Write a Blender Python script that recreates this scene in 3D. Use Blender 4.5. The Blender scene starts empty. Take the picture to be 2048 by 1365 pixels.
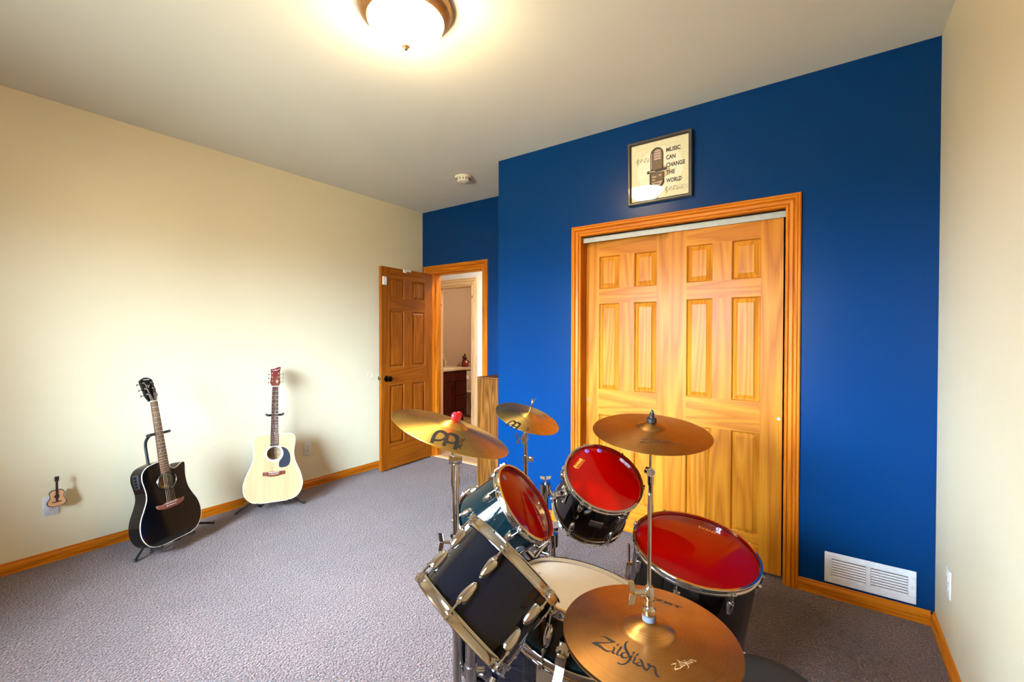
SKY, SKYC, GRD, EXPO, LAMP = 160.0, (.61,.79,1.0), (.12,.12,.10), 0.0, 100.0
import bpy, bmesh, math, random
from mathutils import Vector, Matrix, noise
random.seed(7)
PI = math.pi
sc = bpy.context.scene
COL = sc.collection
R_ = math.radians

# ------------------------------------------------------------------ materials
def nm(name):
    m = bpy.data.materials.new(name); m.use_nodes = True
    nt = m.node_tree; nt.nodes.clear()
    out = nt.nodes.new('ShaderNodeOutputMaterial')
    return m, nt, out
def N(nt, t, **kw):
    n = nt.nodes.new(t)
    for k, v in kw.items():
        if k.startswith('i_'): n.inputs[k[2:].replace('_', ' ')].default_value = v
        else: setattr(n, k, v)
    return n
def L(nt, a, ao, b, bi): nt.links.new(a.outputs[ao], b.inputs[bi])
def c4(c): return (c[0], c[1], c[2], 1.0)
def srgb(r, g, b):
    f = lambda x: (x/255/12.92) if x <= 10 else ((x/255+.055)/1.055)**2.4
    return (f(r), f(g), f(b))
def pbsdf(nt, out, base=(.5,.5,.5), rough=.5, metal=0., coat=0., spec=.5, coat_rough=.05):
    p = N(nt, 'ShaderNodeBsdfPrincipled')
    p.inputs['Base Color'].default_value = c4(base); p.inputs['Roughness'].default_value = rough
    p.inputs['Metallic'].default_value = metal; p.inputs['Coat Weight'].default_value = coat
    p.inputs['Coat Roughness'].default_value = coat_rough; p.inputs['Specular IOR Level'].default_value = spec
    L(nt, p, 'BSDF', out, 'Surface'); return p
def ramp(nt, stops):
    r = N(nt, 'ShaderNodeValToRGB'); e = r.color_ramp.elements
    e[0].position, e[0].color = stops[0][0], c4(stops[0][1]); e[1].position, e[1].color = stops[-1][0], c4(stops[-1][1])
    for pos, col in stops[1:-1]:
        k = e.new(pos); k.color = c4(col)
    return r
def coords(nt, scale=(1,1,1)):
    tc = N(nt, 'ShaderNodeTexCoord'); mp = N(nt, 'ShaderNodeMapping')
    mp.inputs['Scale'].default_value = scale; L(nt, tc, 'Object', mp, 'Vector'); return mp
def simple(name, base, rough=.5, metal=0., coat=0., spec=.5, var=.06, vscale=40., bump=0., bscale=200.):
    m, nt, out = nm(name); p = pbsdf(nt, out, base, rough, metal, coat, spec)
    mp = coords(nt)
    n = N(nt, 'ShaderNodeTexNoise'); n.inputs['Scale'].default_value = vscale; n.inputs['Detail'].default_value = 3
    L(nt, mp, 'Vector', n, 'Vector')
    lo = tuple(max(0, x*(1-var)) for x in base); hi = tuple(min(1, x*(1+var)) for x in base)
    r = ramp(nt, [(.3, lo), (.7, hi)]); L(nt, n, 'Fac', r, 'Fac'); L(nt, r, 'Color', p, 'Base Color')
    if bump:
        n2 = N(nt, 'ShaderNodeTexNoise'); n2.inputs['Scale'].default_value = bscale; L(nt, mp, 'Vector', n2, 'Vector')
        b = N(nt, 'ShaderNodeBump'); b.inputs['Strength'].default_value = bump; b.inputs['Distance'].default_value = .002
        L(nt, n2, 'Fac', b, 'Height'); L(nt, b, 'Normal', p, 'Normal')
    return m
def wood(name, light, mid, dark, axis='Z', scale=1., rough=.42, coat=.05, contrast=1., lines=9., knots=0.):
    """growth-ring bands stretched along the grain, fine pores, broad tone drift"""
    m, nt, out = nm(name); p = pbsdf(nt, out, mid, rough, 0, coat, .13, .2)
    s = [scale]*3; s['XYZ'.index(axis)] = scale*.055
    mp = coords(nt, tuple(s))
    d = N(nt, 'ShaderNodeTexNoise'); d.inputs['Scale'].default_value = 3.0; d.inputs['Detail'].default_value = 1.5; d.inputs['Roughness'].default_value = .35
    L(nt, mp, 'Vector', d, 'Vector')
    w = N(nt, 'ShaderNodeMath', operation='MULTIPLY'); w.inputs[1].default_value = lines; L(nt, d, 'Fac', w, 0)
    fr = N(nt, 'ShaderNodeMath', operation='FRACT'); L(nt, w, 0, fr, 0)
    soft = tuple(a*.68+b*.32 for a, b in zip(mid, dark))
    r1 = ramp(nt, [(0, mid), (.35, light), (.72, mid), (.92, soft), (1, mid)]); L(nt, fr, 0, r1, 'Fac')
    s2 = [scale*60]*3; s2['XYZ'.index(axis)] = scale*1.2
    mp2 = coords(nt, tuple(s2)); n2 = N(nt, 'ShaderNodeTexNoise'); n2.inputs['Scale'].default_value = 1.; n2.inputs['Detail'].default_value = 3
    L(nt, mp2, 'Vector', n2, 'Vector')
    r2 = ramp(nt, [(.35, (.78,.70,.60)), (.65, (1.06,1.06,1.06))]); L(nt, n2, 'Fac', r2, 'Fac')
    mx = N(nt, 'ShaderNodeMix', data_type='RGBA', blend_type='MULTIPLY'); mx.inputs[0].default_value = .5*contrast
    L(nt, r1, 'Color', mx, 6); L(nt, r2, 'Color', mx, 7)
    n3 = N(nt, 'ShaderNodeTexNoise'); n3.inputs['Scale'].default_value = 2.2
    s3 = [2.]*3; s3['XYZ'.index(axis)] = .5
    mp3 = coords(nt, tuple(s3)); L(nt, mp3, 'Vector', n3, 'Vector')
    r3 = ramp(nt, [(.3, (.90,.85,.78)), (.7, (1.06,1.06,1.06))]); L(nt, n3, 'Fac', r3, 'Fac')
    mx2 = N(nt, 'ShaderNodeMix', data_type='RGBA', blend_type='MULTIPLY'); mx2.inputs[0].default_value = .7
    L(nt, mx, 2, mx2, 6); L(nt, r3, 'Color', mx2, 7)
    last = mx2
    if knots:                                   # a few small dark knots
        s4 = [3.]*3; s4['XYZ'.index(axis)] = 1.6
        mp4 = coords(nt, tuple(s4)); v = N(nt, 'ShaderNodeTexVoronoi'); v.inputs['Scale'].default_value = knots; L(nt, mp4, 'Vector', v, 'Vector')
        r4 = ramp(nt, [(.05, tuple(x*.35 for x in dark)), (.085, (1,1,1))]); L(nt, v, 'Distance', r4, 'Fac')
        mx3 = N(nt, 'ShaderNodeMix', data_type='RGBA', blend_type='MULTIPLY'); mx3.inputs[0].default_value = .8
        L(nt, mx2, 2, mx3, 6); L(nt, r4, 'Color', mx3, 7); last = mx3
    L(nt, last, 2, p, 'Base Color')
    b = N(nt, 'ShaderNodeBump'); b.inputs['Strength'].default_value = .05; b.inputs['Distance'].default_value = .001
    L(nt, n2, 'Fac', b, 'Height'); L(nt, b, 'Normal', p, 'Normal')
    return m
def paint(name, base, rough=.5, spec=.4, bscale=260., bstr=.05):
    return simple(name, base, rough, spec=spec, var=.015, vscale=2.5, bump=bstr, bscale=bscale)
def cymbal_mat(name, a, b, rough, groove=2600., gstr=.25, aniso=.6):
    m, nt, out = nm(name); p = pbsdf(nt, out, a, rough, 1.)
    tc = N(nt, 'ShaderNodeTexCoord'); sep = N(nt, 'ShaderNodeSeparateXYZ'); L(nt, tc, 'Object', sep, 0)
    cb = N(nt, 'ShaderNodeCombineXYZ'); L(nt, sep, 'X', cb, 'X'); L(nt, sep, 'Y', cb, 'Y')
    ln = N(nt, 'ShaderNodeVectorMath', operation='LENGTH'); L(nt, cb, 0, ln, 0)
    n = N(nt, 'ShaderNodeTexNoise', noise_dimensions='1D'); n.inputs['Scale'].default_value = groove/7; n.inputs['Detail'].default_value = 4
    L(nt, ln, 'Value', n, 'W')
    n2 = N(nt, 'ShaderNodeTexNoise'); n2.inputs['Scale'].default_value = 22; n2.inputs['Detail'].default_value = 5; L(nt, tc, 'Object', n2, 'Vector')
    ad = N(nt, 'ShaderNodeMath', operation='ADD'); L(nt, n, 'Fac', ad, 0); L(nt, n2, 'Fac', ad, 1)
    r = ramp(nt, [(.35, b), (.65, a)]); hf = N(nt, 'ShaderNodeMath', operation='MULTIPLY'); hf.inputs[1].default_value = .5
    L(nt, ad, 0, hf, 0); L(nt, hf, 0, r, 'Fac'); L(nt, r, 'Color', p, 'Base Color')
    tg = N(nt, 'ShaderNodeTangent', direction_type='RADIAL', axis='Z'); L(nt, tg, 0, p, 'Tangent')
    p.inputs['Anisotropic'].default_value = aniso; p.inputs['Anisotropic Rotation'].default_value = .25
    bp = N(nt, 'ShaderNodeBump'); bp.inputs['Strength'].default_value = gstr; bp.inputs['Distance'].default_value = .0004
    L(nt, n, 'Fac', bp, 'Height'); L(nt, bp, 'Normal', p, 'Normal')
    return m
def emit(name, col, strength):
    m, nt, out = nm(name); e = N(nt, 'ShaderNodeEmission'); e.inputs['Color'].default_value = c4(col); e.inputs['Strength'].default_value = strength
    L(nt, e, 0, out, 'Surface'); return m
def glassy(name, tint=(1,1,1), refl=.08, rough=.02, diffuse=None, dfac=0.):
    m, nt, out = nm(name)
    t = N(nt, 'ShaderNodeBsdfTransparent'); t.inputs['Color'].default_value = c4(tint)
    g = N(nt, 'ShaderNodeBsdfGlossy'); g.inputs['Roughness'].default_value = rough
    fr = N(nt, 'ShaderNodeFresnel'); fr.inputs['IOR'].default_value = 1.5
    src = t
    if diffuse:
        d = N(nt, 'ShaderNodeBsdfDiffuse'); d.inputs['Color'].default_value = c4(diffuse)
        tl = N(nt, 'ShaderNodeBsdfTranslucent'); tl.inputs['Color'].default_value = c4(diffuse)
        m0 = N(nt, 'ShaderNodeMixShader'); m0.inputs[0].default_value = .45; L(nt, d, 0, m0, 1); L(nt, tl, 0, m0, 2)
        m1 = N(nt, 'ShaderNodeMixShader'); m1.inputs[0].default_value = dfac; L(nt, t, 0, m1, 1); L(nt, m0, 0, m1, 2); src = m1
    mx = N(nt, 'ShaderNodeMixShader'); L(nt, fr, 0, mx, 0); L(nt, src, 0, mx, 1); L(nt, g, 0, mx, 2); L(nt, mx, 0, out, 'Surface')
    return m
def carpet_mat():
    m, nt, out = nm('carpet'); p = pbsdf(nt, out, (.2,.15,.15), .95, spec=.1)
    p.inputs['Sheen Weight'].default_value = .25; p.inputs['Sheen Roughness'].default_value = .6
    mp = coords(nt)
    n = N(nt, 'ShaderNodeTexNoise'); n.inputs['Scale'].default_value = 125; n.inputs['Detail'].default_value = 2.5; L(nt, mp, 'Vector', n, 'Vector')
    v = N(nt, 'ShaderNodeTexVoronoi'); v.inputs['Scale'].default_value = 110; L(nt, mp, 'Vector', v, 'Vector')
    big = N(nt, 'ShaderNodeTexNoise'); big.inputs['Scale'].default_value = 2.2; big.inputs['Detail'].default_value = 4; L(nt, mp, 'Vector', big, 'Vector')
    C1 = CARPET
    r = ramp(nt, [(.34, tuple(x*.2 for x in C1)), (.5, C1), (.66, tuple(x*2.2 for x in C1))]); L(nt, n, 'Fac', r, 'Fac')
    r2 = ramp(nt, [(.35, (.84,.83,.82)), (.65, (1.1,1.1,1.1))]); L(nt, big, 'Fac', r2, 'Fac')
    mx = N(nt, 'ShaderNodeMix', data_type='RGBA', blend_type='MULTIPLY'); mx.inputs[0].default_value = 1
    L(nt, r, 'Color', mx, 6); L(nt, r2, 'Color', mx, 7); L(nt, mx, 2, p, 'Base Color')
    ad = N(nt, 'ShaderNodeMath', operation='SUBTRACT'); L(nt, n, 'Fac', ad, 0); L(nt, v, 'Distance', ad, 1)
    b = N(nt, 'ShaderNodeBump'); b.inputs['Strength'].default_value = .8; b.inputs['Distance'].default_value = .006
    L(nt, ad, 0, b, 'Height'); L(nt, b, 'Normal', p, 'Normal')
    return m
CARPET = (.088, .046, .035)
PINE_L, PINE_M, PINE_D = (.56,.222,.014), (.46,.158,.008), (.25,.060,.003)
M = {}
M['carpet'] = carpet_mat()
M['cream'] = paint('cream_wall_paint', (.80,.70,.475), .36, .35)
M['ceiling'] = paint('ceiling_paint', (.79,.79,.715), .7, .2)
M['blue'] = paint('blue_wall_paint', (.0004,.0285,.122), .27, .13)
M['white_wall'] = paint('white_hall_paint', (.82,.81,.78), .5)
M['tan_wall'] = paint('tan_bath_paint', (.47,.34,.245), .5)
M['pine_v'] = wood('pine_vertical', PINE_L, PINE_M, PINE_D, 'Z', 2.6)
M['pine_h'] = wood('pine_horizontal', PINE_L, PINE_M, PINE_D, 'X', 2.6)
TR = [tuple(a*b for a, b in zip(c, (1.05,.86,.62))) for c in (PINE_L, PINE_M, PINE_D)]
M['trim_v'] = wood('pine_trim_vertical', *TR, 'Z', 5., lines=5.)
M['trim_x'] = wood('pine_trim_along_x', *TR, 'X', 5., lines=5.)
M['trim_y'] = wood('pine_trim_along_y', *TR, 'Y', 5., lines=5.)
DR = [tuple(a*b for a, b in zip(c, (.54,.40,.28))) for c in (PINE_L, PINE_M, PINE_D)]  # same pine, shade of the turned-away door put into its colour
M['door_v'] = wood('shaded_pine_vertical', *DR, 'Z', 3.); M['door_h'] = wood('shaded_pine_horizontal', *DR, 'X', 3.)
M['pale_pine_v'] = wood('pale_pine_vertical', (.85,.62,.36), (.80,.55,.29), (.45,.2,.07), 'Z', 4., lines=4., knots=2.2)
M['pale_pine_x'] = wood('pale_pine_along_x', (.85,.62,.36), (.80,.55,.29), (.45,.2,.07), 'X', 4., lines=4.)
M['zebra'] = wood('dark_striped_wood', (.25,.105,.017), (.13,.046,.006), (.015,.005,.001), 'Z', 6., rough=.45, coat=.1, contrast=1.5, lines=7.)
M['cherry'] = wood('dark_cherry_wood', (.085,.014,.010), (.06,.009,.007), (.025,.004,.003), 'Z', 4., rough=.35)
M['maple'] = wood('maple_shell_inside', (.72,.52,.30), (.64,.44,.24), (.5,.32,.16), 'X', 3., rough=.6, coat=0)
M['spruce'] = wood('pale_spruce_top', (.47,.325,.175), (.445,.30,.155), (.39,.25,.125), 'Y', 6., rough=.3, coat=.4, contrast=.5, lines=3.)
M['mahogany'] = wood('mahogany', (.17,.05,.025), (.12,.032,.016), (.05,.012,.007), 'Y', 6., rough=.35)
M['rosewood'] = wood('rosewood_board', (.17,.075,.040), (.12,.05,.026), (.06,.02,.012), 'Y', 8., rough=.65, coat=0)
M['dark_rosewood'] = wood('dark_rosewood_board', (.06,.025,.024), (.04,.018,.018), (.015,.007,.008), 'Y', 8., rough=.5, coat=0)
M['bathfloor'] = wood('bath_floor_planks', (.52,.33,.19), (.44,.27,.15), (.3,.16,.08), 'Y', 2.)
M['maroon'] = simple('maroon_headstock', (.12,.006,.008), .18, coat=.7)
M['pinkwood'] = simple('rose_brown_bridge', (.26,.09,.06), .45)
M['black_gloss'] = simple('black_gloss', (.0035,.0035,.004), .09, coat=.35, spec=.35, var=.3)
M['black_plastic'] = simple('black_plastic', (.012,.012,.013), .42)
M['black_metal'] = simple('black_metal', (.010,.011,.013), .3, coat=.3)
M['black_vinyl'] = simple('black_vinyl', (.018,.017,.018), .55, bump=.25, bscale=900)
M['pickguard'] = simple('black_pickguard', (.015,.022,.035), .16, coat=.6)
M['chrome'] = simple('chrome', (.84,.86,.89), .075, 1., var=.03, vscale=8)
M['steel'] = simple('brushed_steel', (.70,.71,.73), .28, 1.)
M['alu'] = simple('aluminium_track', (.33,.335,.30), .5, .2)
M['brass'] = simple('brass', (.75,.52,.18), .25, 1.)
M['bronze'] = simple('brushed_bronze', (.50,.29,.13), .38, 1., var=.12)
M['dark_bronze'] = simple('dark_bronze', (.035,.022,.014), .22, 1., var=.2)
M['white_plastic'] = simple('white_plastic', (.80,.80,.78), .35)
M['ivory_plastic'] = simple('ivory_plastic', (.80,.74,.58), .4)
M['cream_bind'] = simple('cream_binding', (.80,.74,.58), .35)
M['white_metal'] = simple('white_enamel', (.82,.83,.82), .35)
M['slot'] = simple('dark_slot', (.02,.018,.016), .8)
M['bone'] = simple('bone_white', (.85,.83,.76), .4)
M['pearl'] = simple('pearl_dot', (.8,.8,.76), .3)
M['string'] = simple('string_bronze', (.34,.25,.15), .5, 1.)
M['fret'] = simple('nickel_fret', (.75,.72,.66), .3, 1.)
M['shell_black'] = simple('black_drum_lacquer', (.0045,.0035,.0035), .07, coat=.35, spec=.35, var=.2)
M['shell_navy'] = simple('navy_black_drum_lacquer', (.0012,.0018,.004), .07, coat=.35, spec=.35, var=.5, vscale=300)
M['shell_teal'] = simple('teal_black_drum_lacquer', (.0008,.0065,.0085), .08, coat=.35, spec=.35, var=.6, vscale=300)
M['shell_green'] = simple('green_black_drum_lacquer', (.0015,.006,.0065), .07, coat=.35, spec=.35, var=.5, vscale=300)
M['red_head'] = glassy('red_clear_drum_head', (.88,.012,.008), diffuse=(.64,.0,.0), dfac=.6, rough=.04)
M['clear_head'] = glassy('clear_drum_head', (.9,.9,.9), diffuse=(.75,.75,.73), dfac=.25, rough=.08)
M['coated_head'] = simple('white_coated_drum_head', (.86,.84,.79), .62, var=.02)
M['purple_gel'] = simple('violet_gel_pad', (.16,.07,.30), .2, coat=.5)
M['brass_cymbal'] = cymbal_mat('bright_brass_cymbal', (1.0,.68,.17), (.80,.48,.08), .36, gstr=.35, aniso=.75)
M['bronze_cymbal'] = cymbal_mat('old_bronze_cymbal', (.66,.35,.115), (.52,.25,.070), .33, gstr=.22)
M['bronze_cymbal_dark'] = cymbal_mat('worn_bronze_cymbal', (.52,.27,.075), (.40,.19,.045), .36, gstr=.25)
M['ink'] = simple('black_ink', (.012,.010,.010), .5)
M['brown_ink'] = simple('faded_brown_ink', (.045,.016,.006), .6)
M['pale_ink'] = simple('faded_pale_ink', (.50,.30,.12), .6)
M['yellow_ink'] = simple('yellow_ink', (.85,.50,.04), .5)
M['orange_ink'] = simple('orange_ink', (.80,.22,.03), .5)
M['red_plastic'] = simple('red_plastic', (.80,.015,.03), .22, coat=.4)
M['grey_felt'] = simple('grey_felt', (.12,.13,.16), .95)
M['print_paper'] = simple('print_paper', (.80,.74,.50), .7, var=.1, vscale=120)
M['print_light'] = simple('print_circle', (.92,.85,.66), .7, var=.03)
M['print_dark'] = simple('print_dark_brown', (.022,.013,.008), .6)
M['print_mid'] = simple('print_mid_brown', (.17,.105,.055), .6)
M['print_tan'] = simple('print_tan', (.62,.48,.28), .6)
M['print_pink'] = simple('print_pink', (.55,.38,.31), .6)
M['pane'] = glassy('clear_pane', (1,1,1), rough=.01)
M['frame_black'] = simple('black_frame', (.035,.028,.022), .35, coat=.2)
M['lamp_glass'] = emit('lit_lamp_glass', (1.,.74,.42), LAMP)
M['hall_lamp'] = emit('lit_hall_lamp', (1.,.88,.72), 150.)
M['bath_fill'] = emit('lit_bath_fill', (1.,.80,.55), 150.)
M['porcelain'] = simple('porcelain', (.62,.55,.45), .15, coat=.5)
M['counter'] = simple('cream_counter', (.72,.58,.40), .25, coat=.3)
M['bottle_grey'] = simple('grey_brown_bottle', (.14,.10,.085), .3)
M['bottle_cream'] = simple('cream_bottle', (.72,.55,.33), .4)
M['bear_brown'] = simple('dark_brown_figure', (.055,.018,.010), .5)
M['figure_red'] = simple('deep_red_figure', (.22,.012,.010), .5)
M['paper'] = simple('white_paper', (.8,.74,.66), .8)
M['mirror'] = simple('mirror_glass', (.75,.78,.82), .05, 1.)
M['mini_tan'] = simple('tan_mini_guitar', (.66,.36,.17), .4)
M['mini_dark'] = simple('dark_mini_guitar', (.03,.013,.010), .4)
M['deck_white'] = simple('white_vinyl_frame', (.85,.85,.85), .4)

# ------------------------------------------------------------------ geometry builder
class G:
    def __init__(s): s.v = []; s.f = []; s.m = []
    def add(s, vs, fs, mi=0, T=None):
        o = len(s.v)
        s.v += [tuple(T @ Vector(v)) if T is not None else tuple(v) for v in vs]
        for k, f in enumerate(fs):
            s.f.append(tuple(o+i for i in f)); s.m.append(mi[k] if isinstance(mi, (list, tuple)) else mi)
        return s
    def box(s, x0, x1, y0, y1, z0, z1, mi=0, T=None, ch=0.):
        if ch <= 0:
            vs = [(x, y, z) for z in (z0, z1) for y in (y0, y1) for x in (x0, x1)]
            return s.add(vs, [(0,2,3,1),(4,5,7,6),(0,1,5,4),(2,6,7,3),(0,4,6,2),(1,3,7,5)], mi, T)
        b = bmesh.new(); r = bmesh.ops.create_cube(b, size=1)
        for q in b.verts: q.co = ((x0+x1)/2+q.co.x*(x1-x0), (y0+y1)/2+q.co.y*(y1-y0), (z0+z1)/2+q.co.z*(z1-z0))
        bmesh.ops.bevel(b, geom=list(b.edges), offset=ch, segments=2, affect='EDGES', profile=.5)
        return s.bm(b, mi, T)
    def bm(s, b, mi=0, T=None):
        b.verts.index_update(); s.add([q.co.copy() for q in b.verts], [[q.index for q in f.verts] for f in b.faces], mi, T); b.free(); return s
    def lathe(s, prof, n=32, mi=0, T=None, close=False, sx=1., sy=1.):
        vs, fs, ms = [], [], []; idx = []
        for r, z in prof:
            if r < 1e-7: idx.append([len(vs)]); vs.append((0, 0, z))
            else:
                idx.append(list(range(len(vs), len(vs)+n)))
                vs += [(r*sx*math.cos(2*PI*k/n), r*sy*math.sin(2*PI*k/n), z) for k in range(n)]
        pr = list(range(len(prof))); segs = [(pr[i], pr[i+1]) for i in range(len(pr)-1)]
        if close: segs.append((pr[-1], pr[0]))
        for q, (i, j) in enumerate(segs):
            a, b = idx[i], idx[j]; mm = mi[q] if isinstance(mi, (list, tuple)) else mi
            for k in range(n):
                k2 = (k+1) % n
                if len(a) == 1 and len(b) == 1: continue
                if len(a) == 1: f = (a[0], b[k2], b[k])
                elif len(b) == 1: f = (a[k], a[k2], b[0])
                else: f = (a[k], a[k2], b[k2], b[k])
                fs.append(f); ms.append(mm)
        return s.add(vs, fs, ms, T)
    def cyl(s, p0, p1, r0, r1=None, n=16, mi=0, T=None):
        r1 = r0 if r1 is None else r1
        return s.tube([p0, p1], [r0, r1], n, mi, T)
    def tube(s, path, r, n=10, mi=0, T=None, closed=False):
        P = [Vector(p) for p in path]; m = len(P); rr = r if isinstance(r, (list, tuple)) else [r]*m
        tang = []
        for i in range(m):
            if closed: t = P[(i+1) % m]-P[i-1]
            else: t = P[min(i+1, m-1)]-P[max(i-1, 0)]
            tang.append(t.normalized())
        up = Vector((0,0,1)) if abs(tang[0].z) < .9 else Vector((1,0,0))
        a = tang[0].cross(up).normalized(); vs = []
        for i in range(m):
            a = (a - tang[i]*a.dot(tang[i])).normalized(); b = tang[i].cross(a)
            vs += [P[i]+(a*math.cos(2*PI*k/n)+b*math.sin(2*PI*k/n))*rr[i] for k in range(n)]
        fs = []
        for i in range(m if closed else m-1):
            j = (i+1) % m
            fs += [(i*n+k, i*n+(k+1) % n, j*n+(k+1) % n, j*n+k) for k in range(n)]
        if not closed:
            fs.append(tuple(range(n))[::-1]); fs.append(tuple((m-1)*n+k for k in range(n)))
        return s.add(vs, fs, mi, T)
    def prism(s, pts, z0, z1, mi=0, T=None, ch=0.):
        b = bmesh.new(); vs = [b.verts.new((x, y, z0)) for x, y in pts]; f = b.faces.new(vs)
        f.normal_update()
        if f.normal.z > 0: bmesh.ops.reverse_faces(b, faces=[f])
        r = bmesh.ops.extrude_face_region(b, geom=[f])
        top = [e for e in r['geom'] if isinstance(e, bmesh.types.BMVert)]
        for q in top: q.co.z = z1
        if ch > 0:
            ed = [e for e in b.edges if abs(e.verts[0].co.z-e.verts[1].co.z) < 1e-9]
            bmesh.ops.bevel(b, geom=ed, offset=ch, segments=2, affect='EDGES', profile=.5)
        return s.bm(b, mi, T)
    def ball(s, c, r, mi=0, T=None, sc_=(1,1,1), n=16):
        b = bmesh.new(); bmesh.ops.create_uvsphere(b, u_segments=n, v_segments=n//2, radius=r)
        for q in b.verts: q.co = Vector((q.co.x*sc_[0]+c[0], q.co.y*sc_[1]+c[1], q.co.z*sc_[2]+c[2]))
        return s.bm(b, mi, T)
    def build(s, name, mats, parent=None, smooth=40., bev=0., **tags):
        me = bpy.data.meshes.new(name); me.from_pydata(s.v, [], s.f)
        mats = mats if isinstance(mats, (list, tuple)) else [mats]
        for q in mats: me.materials.append(M[q])
        for p, mi in zip(me.polygons, s.m): p.material_index = mi
        b = bmesh.new(); b.from_mesh(me); bmesh.ops.recalc_face_normals(b, faces=b.faces)
        b.to_mesh(me); b.free()
        if smooth:
            for p in me.polygons: p.use_smooth = True
            me.set_sharp_from_angle(angle=R_(smooth))
        me.update()
        o = bpy.data.objects.new(name, me); COL.objects.link(o)
        if parent: o.parent = parent
        if bev:
            md = o.modifiers.new('edge', 'BEVEL'); md.width = bev; md.segments = 2; md.limit_method = 'ANGLE'; md.angle_limit = R_(50)
        for k, v in tags.items(): o[k] = v
        return o
def root(name, label, cat, mat=None, group=None):
    o = bpy.data.objects.new(name, None); COL.objects.link(o); o.empty_display_size = .05
    if mat is not None: o.matrix_world = mat
    o['label'] = label; o['category'] = cat
    if group: o['group'] = group
    return o
def struct(name, g, mats, label=None, smooth=0, bev=0.):
    o = g.build(name, mats, None, smooth, bev); o['kind'] = 'structure'
    if label: o['label'] = label
    return o
def dup(o, parent=None):
    c = o.copy(); COL.objects.link(c)
    if parent: c.parent = parent
    return c
def basis(n):
    n = Vector(n).normalized(); a = Vector((0,0,1)) if abs(n.z) < .9 else Vector((1,0,0))
    u = a.cross(n).normalized(); return u, n.cross(u), n
def fmat(c, n, off=0.):
    u, v, n = basis(n); c = Vector(c)+n*off
    return Matrix(((u.x, v.x, n.x, c.x), (u.y, v.y, n.y, c.y), (u.z, v.z, n.z, c.z), (0,0,0,1)))
def tmat(x, y, z): return Matrix.Translation((x, y, z))
def axes(o, x, y, z):
    return Matrix(((x[0], y[0], z[0], o[0]), (x[1], y[1], z[1], o[1]), (x[2], y[2], z[2], o[2]), (0,0,0,1)))
def text_geo(txt, size=1., bold=0., shear=0.):
    cu = bpy.data.curves.new('t', 'FONT'); cu.body = txt; cu.size = size; cu.offset = bold; cu.shear = shear
    cu.resolution_u = 3
    o = bpy.data.objects.new('t', cu); COL.objects.link(o)
    dg = bpy.context.evaluated_depsgraph_get(); me = bpy.data.meshes.new_from_object(o.evaluated_get(dg))
    vs = [v.co.copy() for v in me.vertices]; fs = [tuple(p.vertices) for p in me.polygons]
    bpy.data.objects.remove(o); bpy.data.curves.remove(cu); bpy.data.meshes.remove(me)
    x0 = min(v.x for v in vs); x1 = max(v.x for v in vs); y0 = min(v.y for v in vs); y1 = max(v.y for v in vs)
    return [((v.x-x0)/(x1-x0), (v.y-y0)/(y1-y0)) for v in vs], fs
def put_text(g, txt, bl, dx, dy, zfun, mi=0, bold=0.):
    """lay flat lettering: bl = bottom-left, dx = vector along the line, dy = vector of the letter height"""
    vs, fs = text_geo(txt, 1., bold); P = []
    for a, b in vs:
        x = bl[0]+dx[0]*a+dy[0]*b; y = bl[1]+dx[1]*a+dy[1]*b; P.append((x, y, zfun(x, y)))
    g.add(P, fs, mi)
def catmull(pts, k=6, closed=False):
    n = len(pts); out = []
    rng = range(n) if closed else range(n-1)
    for i in rng:
        g = (lambda j: pts[j % n]) if closed else (lambda j: pts[max(0, min(n-1, j))])
        p0, p1, p2, p3 = g(i-1), g(i), g(i+1), g(i+2)
        for q in range(k):
            t = q/k
            out.append(tuple(.5*(2*b+(c-a)*t+(2*a-5*b+4*c-d)*t*t+(3*b-a-3*c+d)*t**3) for a, b, c, d in zip(p0, p1, p2, p3)))
    if not closed: out.append(tuple(pts[-1]))
    return out
def strokes(g, data, ang, rad_off, scale, zfun, mi=0):
    ca, sa = math.cos(ang), math.sin(ang)
    for st in data:
        vs = []
        for a, b, c, d in st:
            for x, y in ((a, b), (c, d)):
                x, y = x*1e-4*scale, y*1e-4*scale-rad_off
                X, Y = x*ca-y*sa, x*sa+y*ca; vs.append((X, Y, zfun(X, Y)))
        g.add(vs, [(2*i, 2*i+1, 2*i+3, 2*i+2) for i in range(len(st)-1)], mi)

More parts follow.
